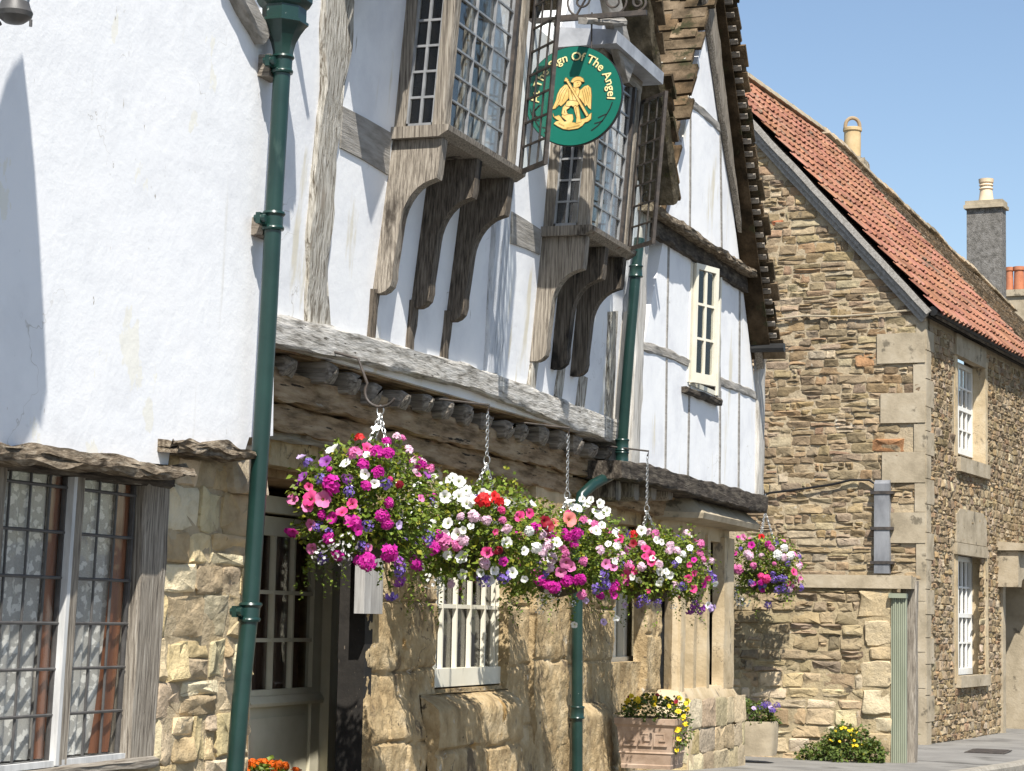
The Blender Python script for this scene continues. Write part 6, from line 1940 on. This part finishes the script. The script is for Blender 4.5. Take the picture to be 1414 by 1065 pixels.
b.loft(rings); b.build('trough_body', MT['quoin'], tr)
foliage('foliage', IG.p(tu, cO2, zT2 + .02), hw2 * .8, hw2 * 1.0, .16, 900, tr, MT['weed'], 71, (.025, .05), strands=10, low=-.25)
for k in range(16):
    bloom(tr, 'L' if k % 3 else 'P', 'v' if k % 3 else 'l', IG.p(tu + random.uniform(-.2, .1), cO2 + hw2 * random.choice((random.uniform(.1, .95), random.uniform(.4, 1), random.uniform(-.9, 1))), zT2 + .10 + random.uniform(0, .08)), (-.6, -.3, .7), .9)
# marigold pot in the porch
mq = IG.p(IG.at(366, 1079, -.72)[0], -.72, IG.at(366, 1079, -.72)[1])
mp = thing('marigold_pot', Vector((mq.x, mq.y, .3)), 'pot of orange marigolds in the dark porch at the foot of the tall drainpipe', 'planter')
b = MB(); b.lathe(Vector((mq.x, mq.y, .44)), [(.12, 0), (.17, max(.1, mq.z - .55)), (.185, max(.12, mq.z - .52)), (.185, max(.15, mq.z - .47)), (.15, max(.15, mq.z - .48))], 20); b.build('pot', MT['terracotta'], mp)
foliage('foliage', mq + Z * -.03, .22, .2, .13, 700, mp, MT['leaf'], 81, (.025, .05), low=-.4)
for k in range(30):
    a = random.uniform(0, 6.28); zz = random.uniform(.1, 1); q = math.sqrt(1 - zz * zz)
    bloom(mp, 'G', 'e', mq + Vector((q * math.cos(a) * .22, q * math.sin(a) * .2, zz * .13 - .02)), (q * math.cos(a) - .4, q * math.sin(a), zz), .85)
# weeds
def weed(px, py, w, h, n, seed, lab, flower=0, name='wild_plant', wall=False):
    q = gpix(px, py)
    if wall:
        q = hit(px, py, Vector((23.3, 0, 0)), Vector((1, 0, 0))); q.z = ground(23.3) - .01
    d_ = (q - CAM).dot(_F) / 3000
    W, H_ = w * d_ / 2, h * d_
    r = thing(name, q, lab, 'plant', 'wild plants at the foot of the walls')
    foliage('foliage', q + Z * H_ * .25, W, W * .8, H_ * .78, n, r, MT['weed'], seed, (.03, .06), low=-.3, lump=.5)
    for k in range(flower):
        a = random.uniform(0, 6.28); zz = random.uniform(.3, 1); s_ = math.sqrt(1 - zz * zz)
        bloom(r, 'Y', 'y', q + Vector((s_ * math.cos(a) * W * .95, s_ * math.sin(a) * W * .7, H_ * (.25 + .8 * zz))), (-.6, -.3, .7), .8)
weed(1168, 1043, 78, 44, 1500, 91, 'bushy yellow flowering plant at the foot of the garden wall', 26, wall=True)
weed(1120, 1041, 40, 18, 300, 92, 'low green tuft at the left of the yellow flowering bush', 0, wall=True)
weed(1205, 1041, 40, 28, 500, 96, 'round green clump between the yellow flowering bush and the gate', 0, wall=True)
weed(1252, 1030, 26, 24, 300, 93, 'small green weed at the foot of the gate post', 0)
weed(1006, 1049, 26, 26, 300, 94, 'small yellow green weed at the corner of the stone bay', 0)
weed(1341, 1013, 14, 26, 160, 95, 'thin upright weed under the sash windows of the brown stone house', 0)

# ============================================================ light and air
SEL, SAZ = 53.0, 30.5
LD = Vector((math.cos(R(SEL)) * math.cos(R(SAZ)), math.cos(R(SEL)) * math.sin(R(SAZ)), -math.sin(R(SEL))))
sl = bpy.data.lights.new('sun', 'SUN')
sl.energy = 4.2; sl.angle = R(.5); sl.color = (1, .955, .88)
so = bpy.data.objects.new('sun', sl); COL.objects.link(so)
so.rotation_euler = LD.to_track_quat('-Z', 'Y').to_euler()
so.location = (-10, -8, 20)
wd_ = bpy.data.worlds.new('World'); SC.world = wd_
wd_.use_nodes = True
wn = wd_.node_tree.nodes
sky = wn.new('ShaderNodeTexSky'); sky.sky_type = 'NISHITA'; sky.sun_disc = False
sky.sun_elevation = R(SEL)
sky.sun_rotation = math.atan2(-LD.x, -LD.y)
sky.air_density = 1.0; sky.dust_density = .8; sky.ozone_density = 1.0
wd_.node_tree.links.new(sky.outputs[0], wn['Background'].inputs[0])
wn['Background'].inputs[1].default_value = .081
SC.view_settings.view_transform = 'Standard'
SC.view_settings.look = 'None'
SC.view_settings.exposure = .95
SC.view_settings.gamma = 1
SC.cycles.max_bounces = 8
SC.cycles.transparent_max_bounces = 16
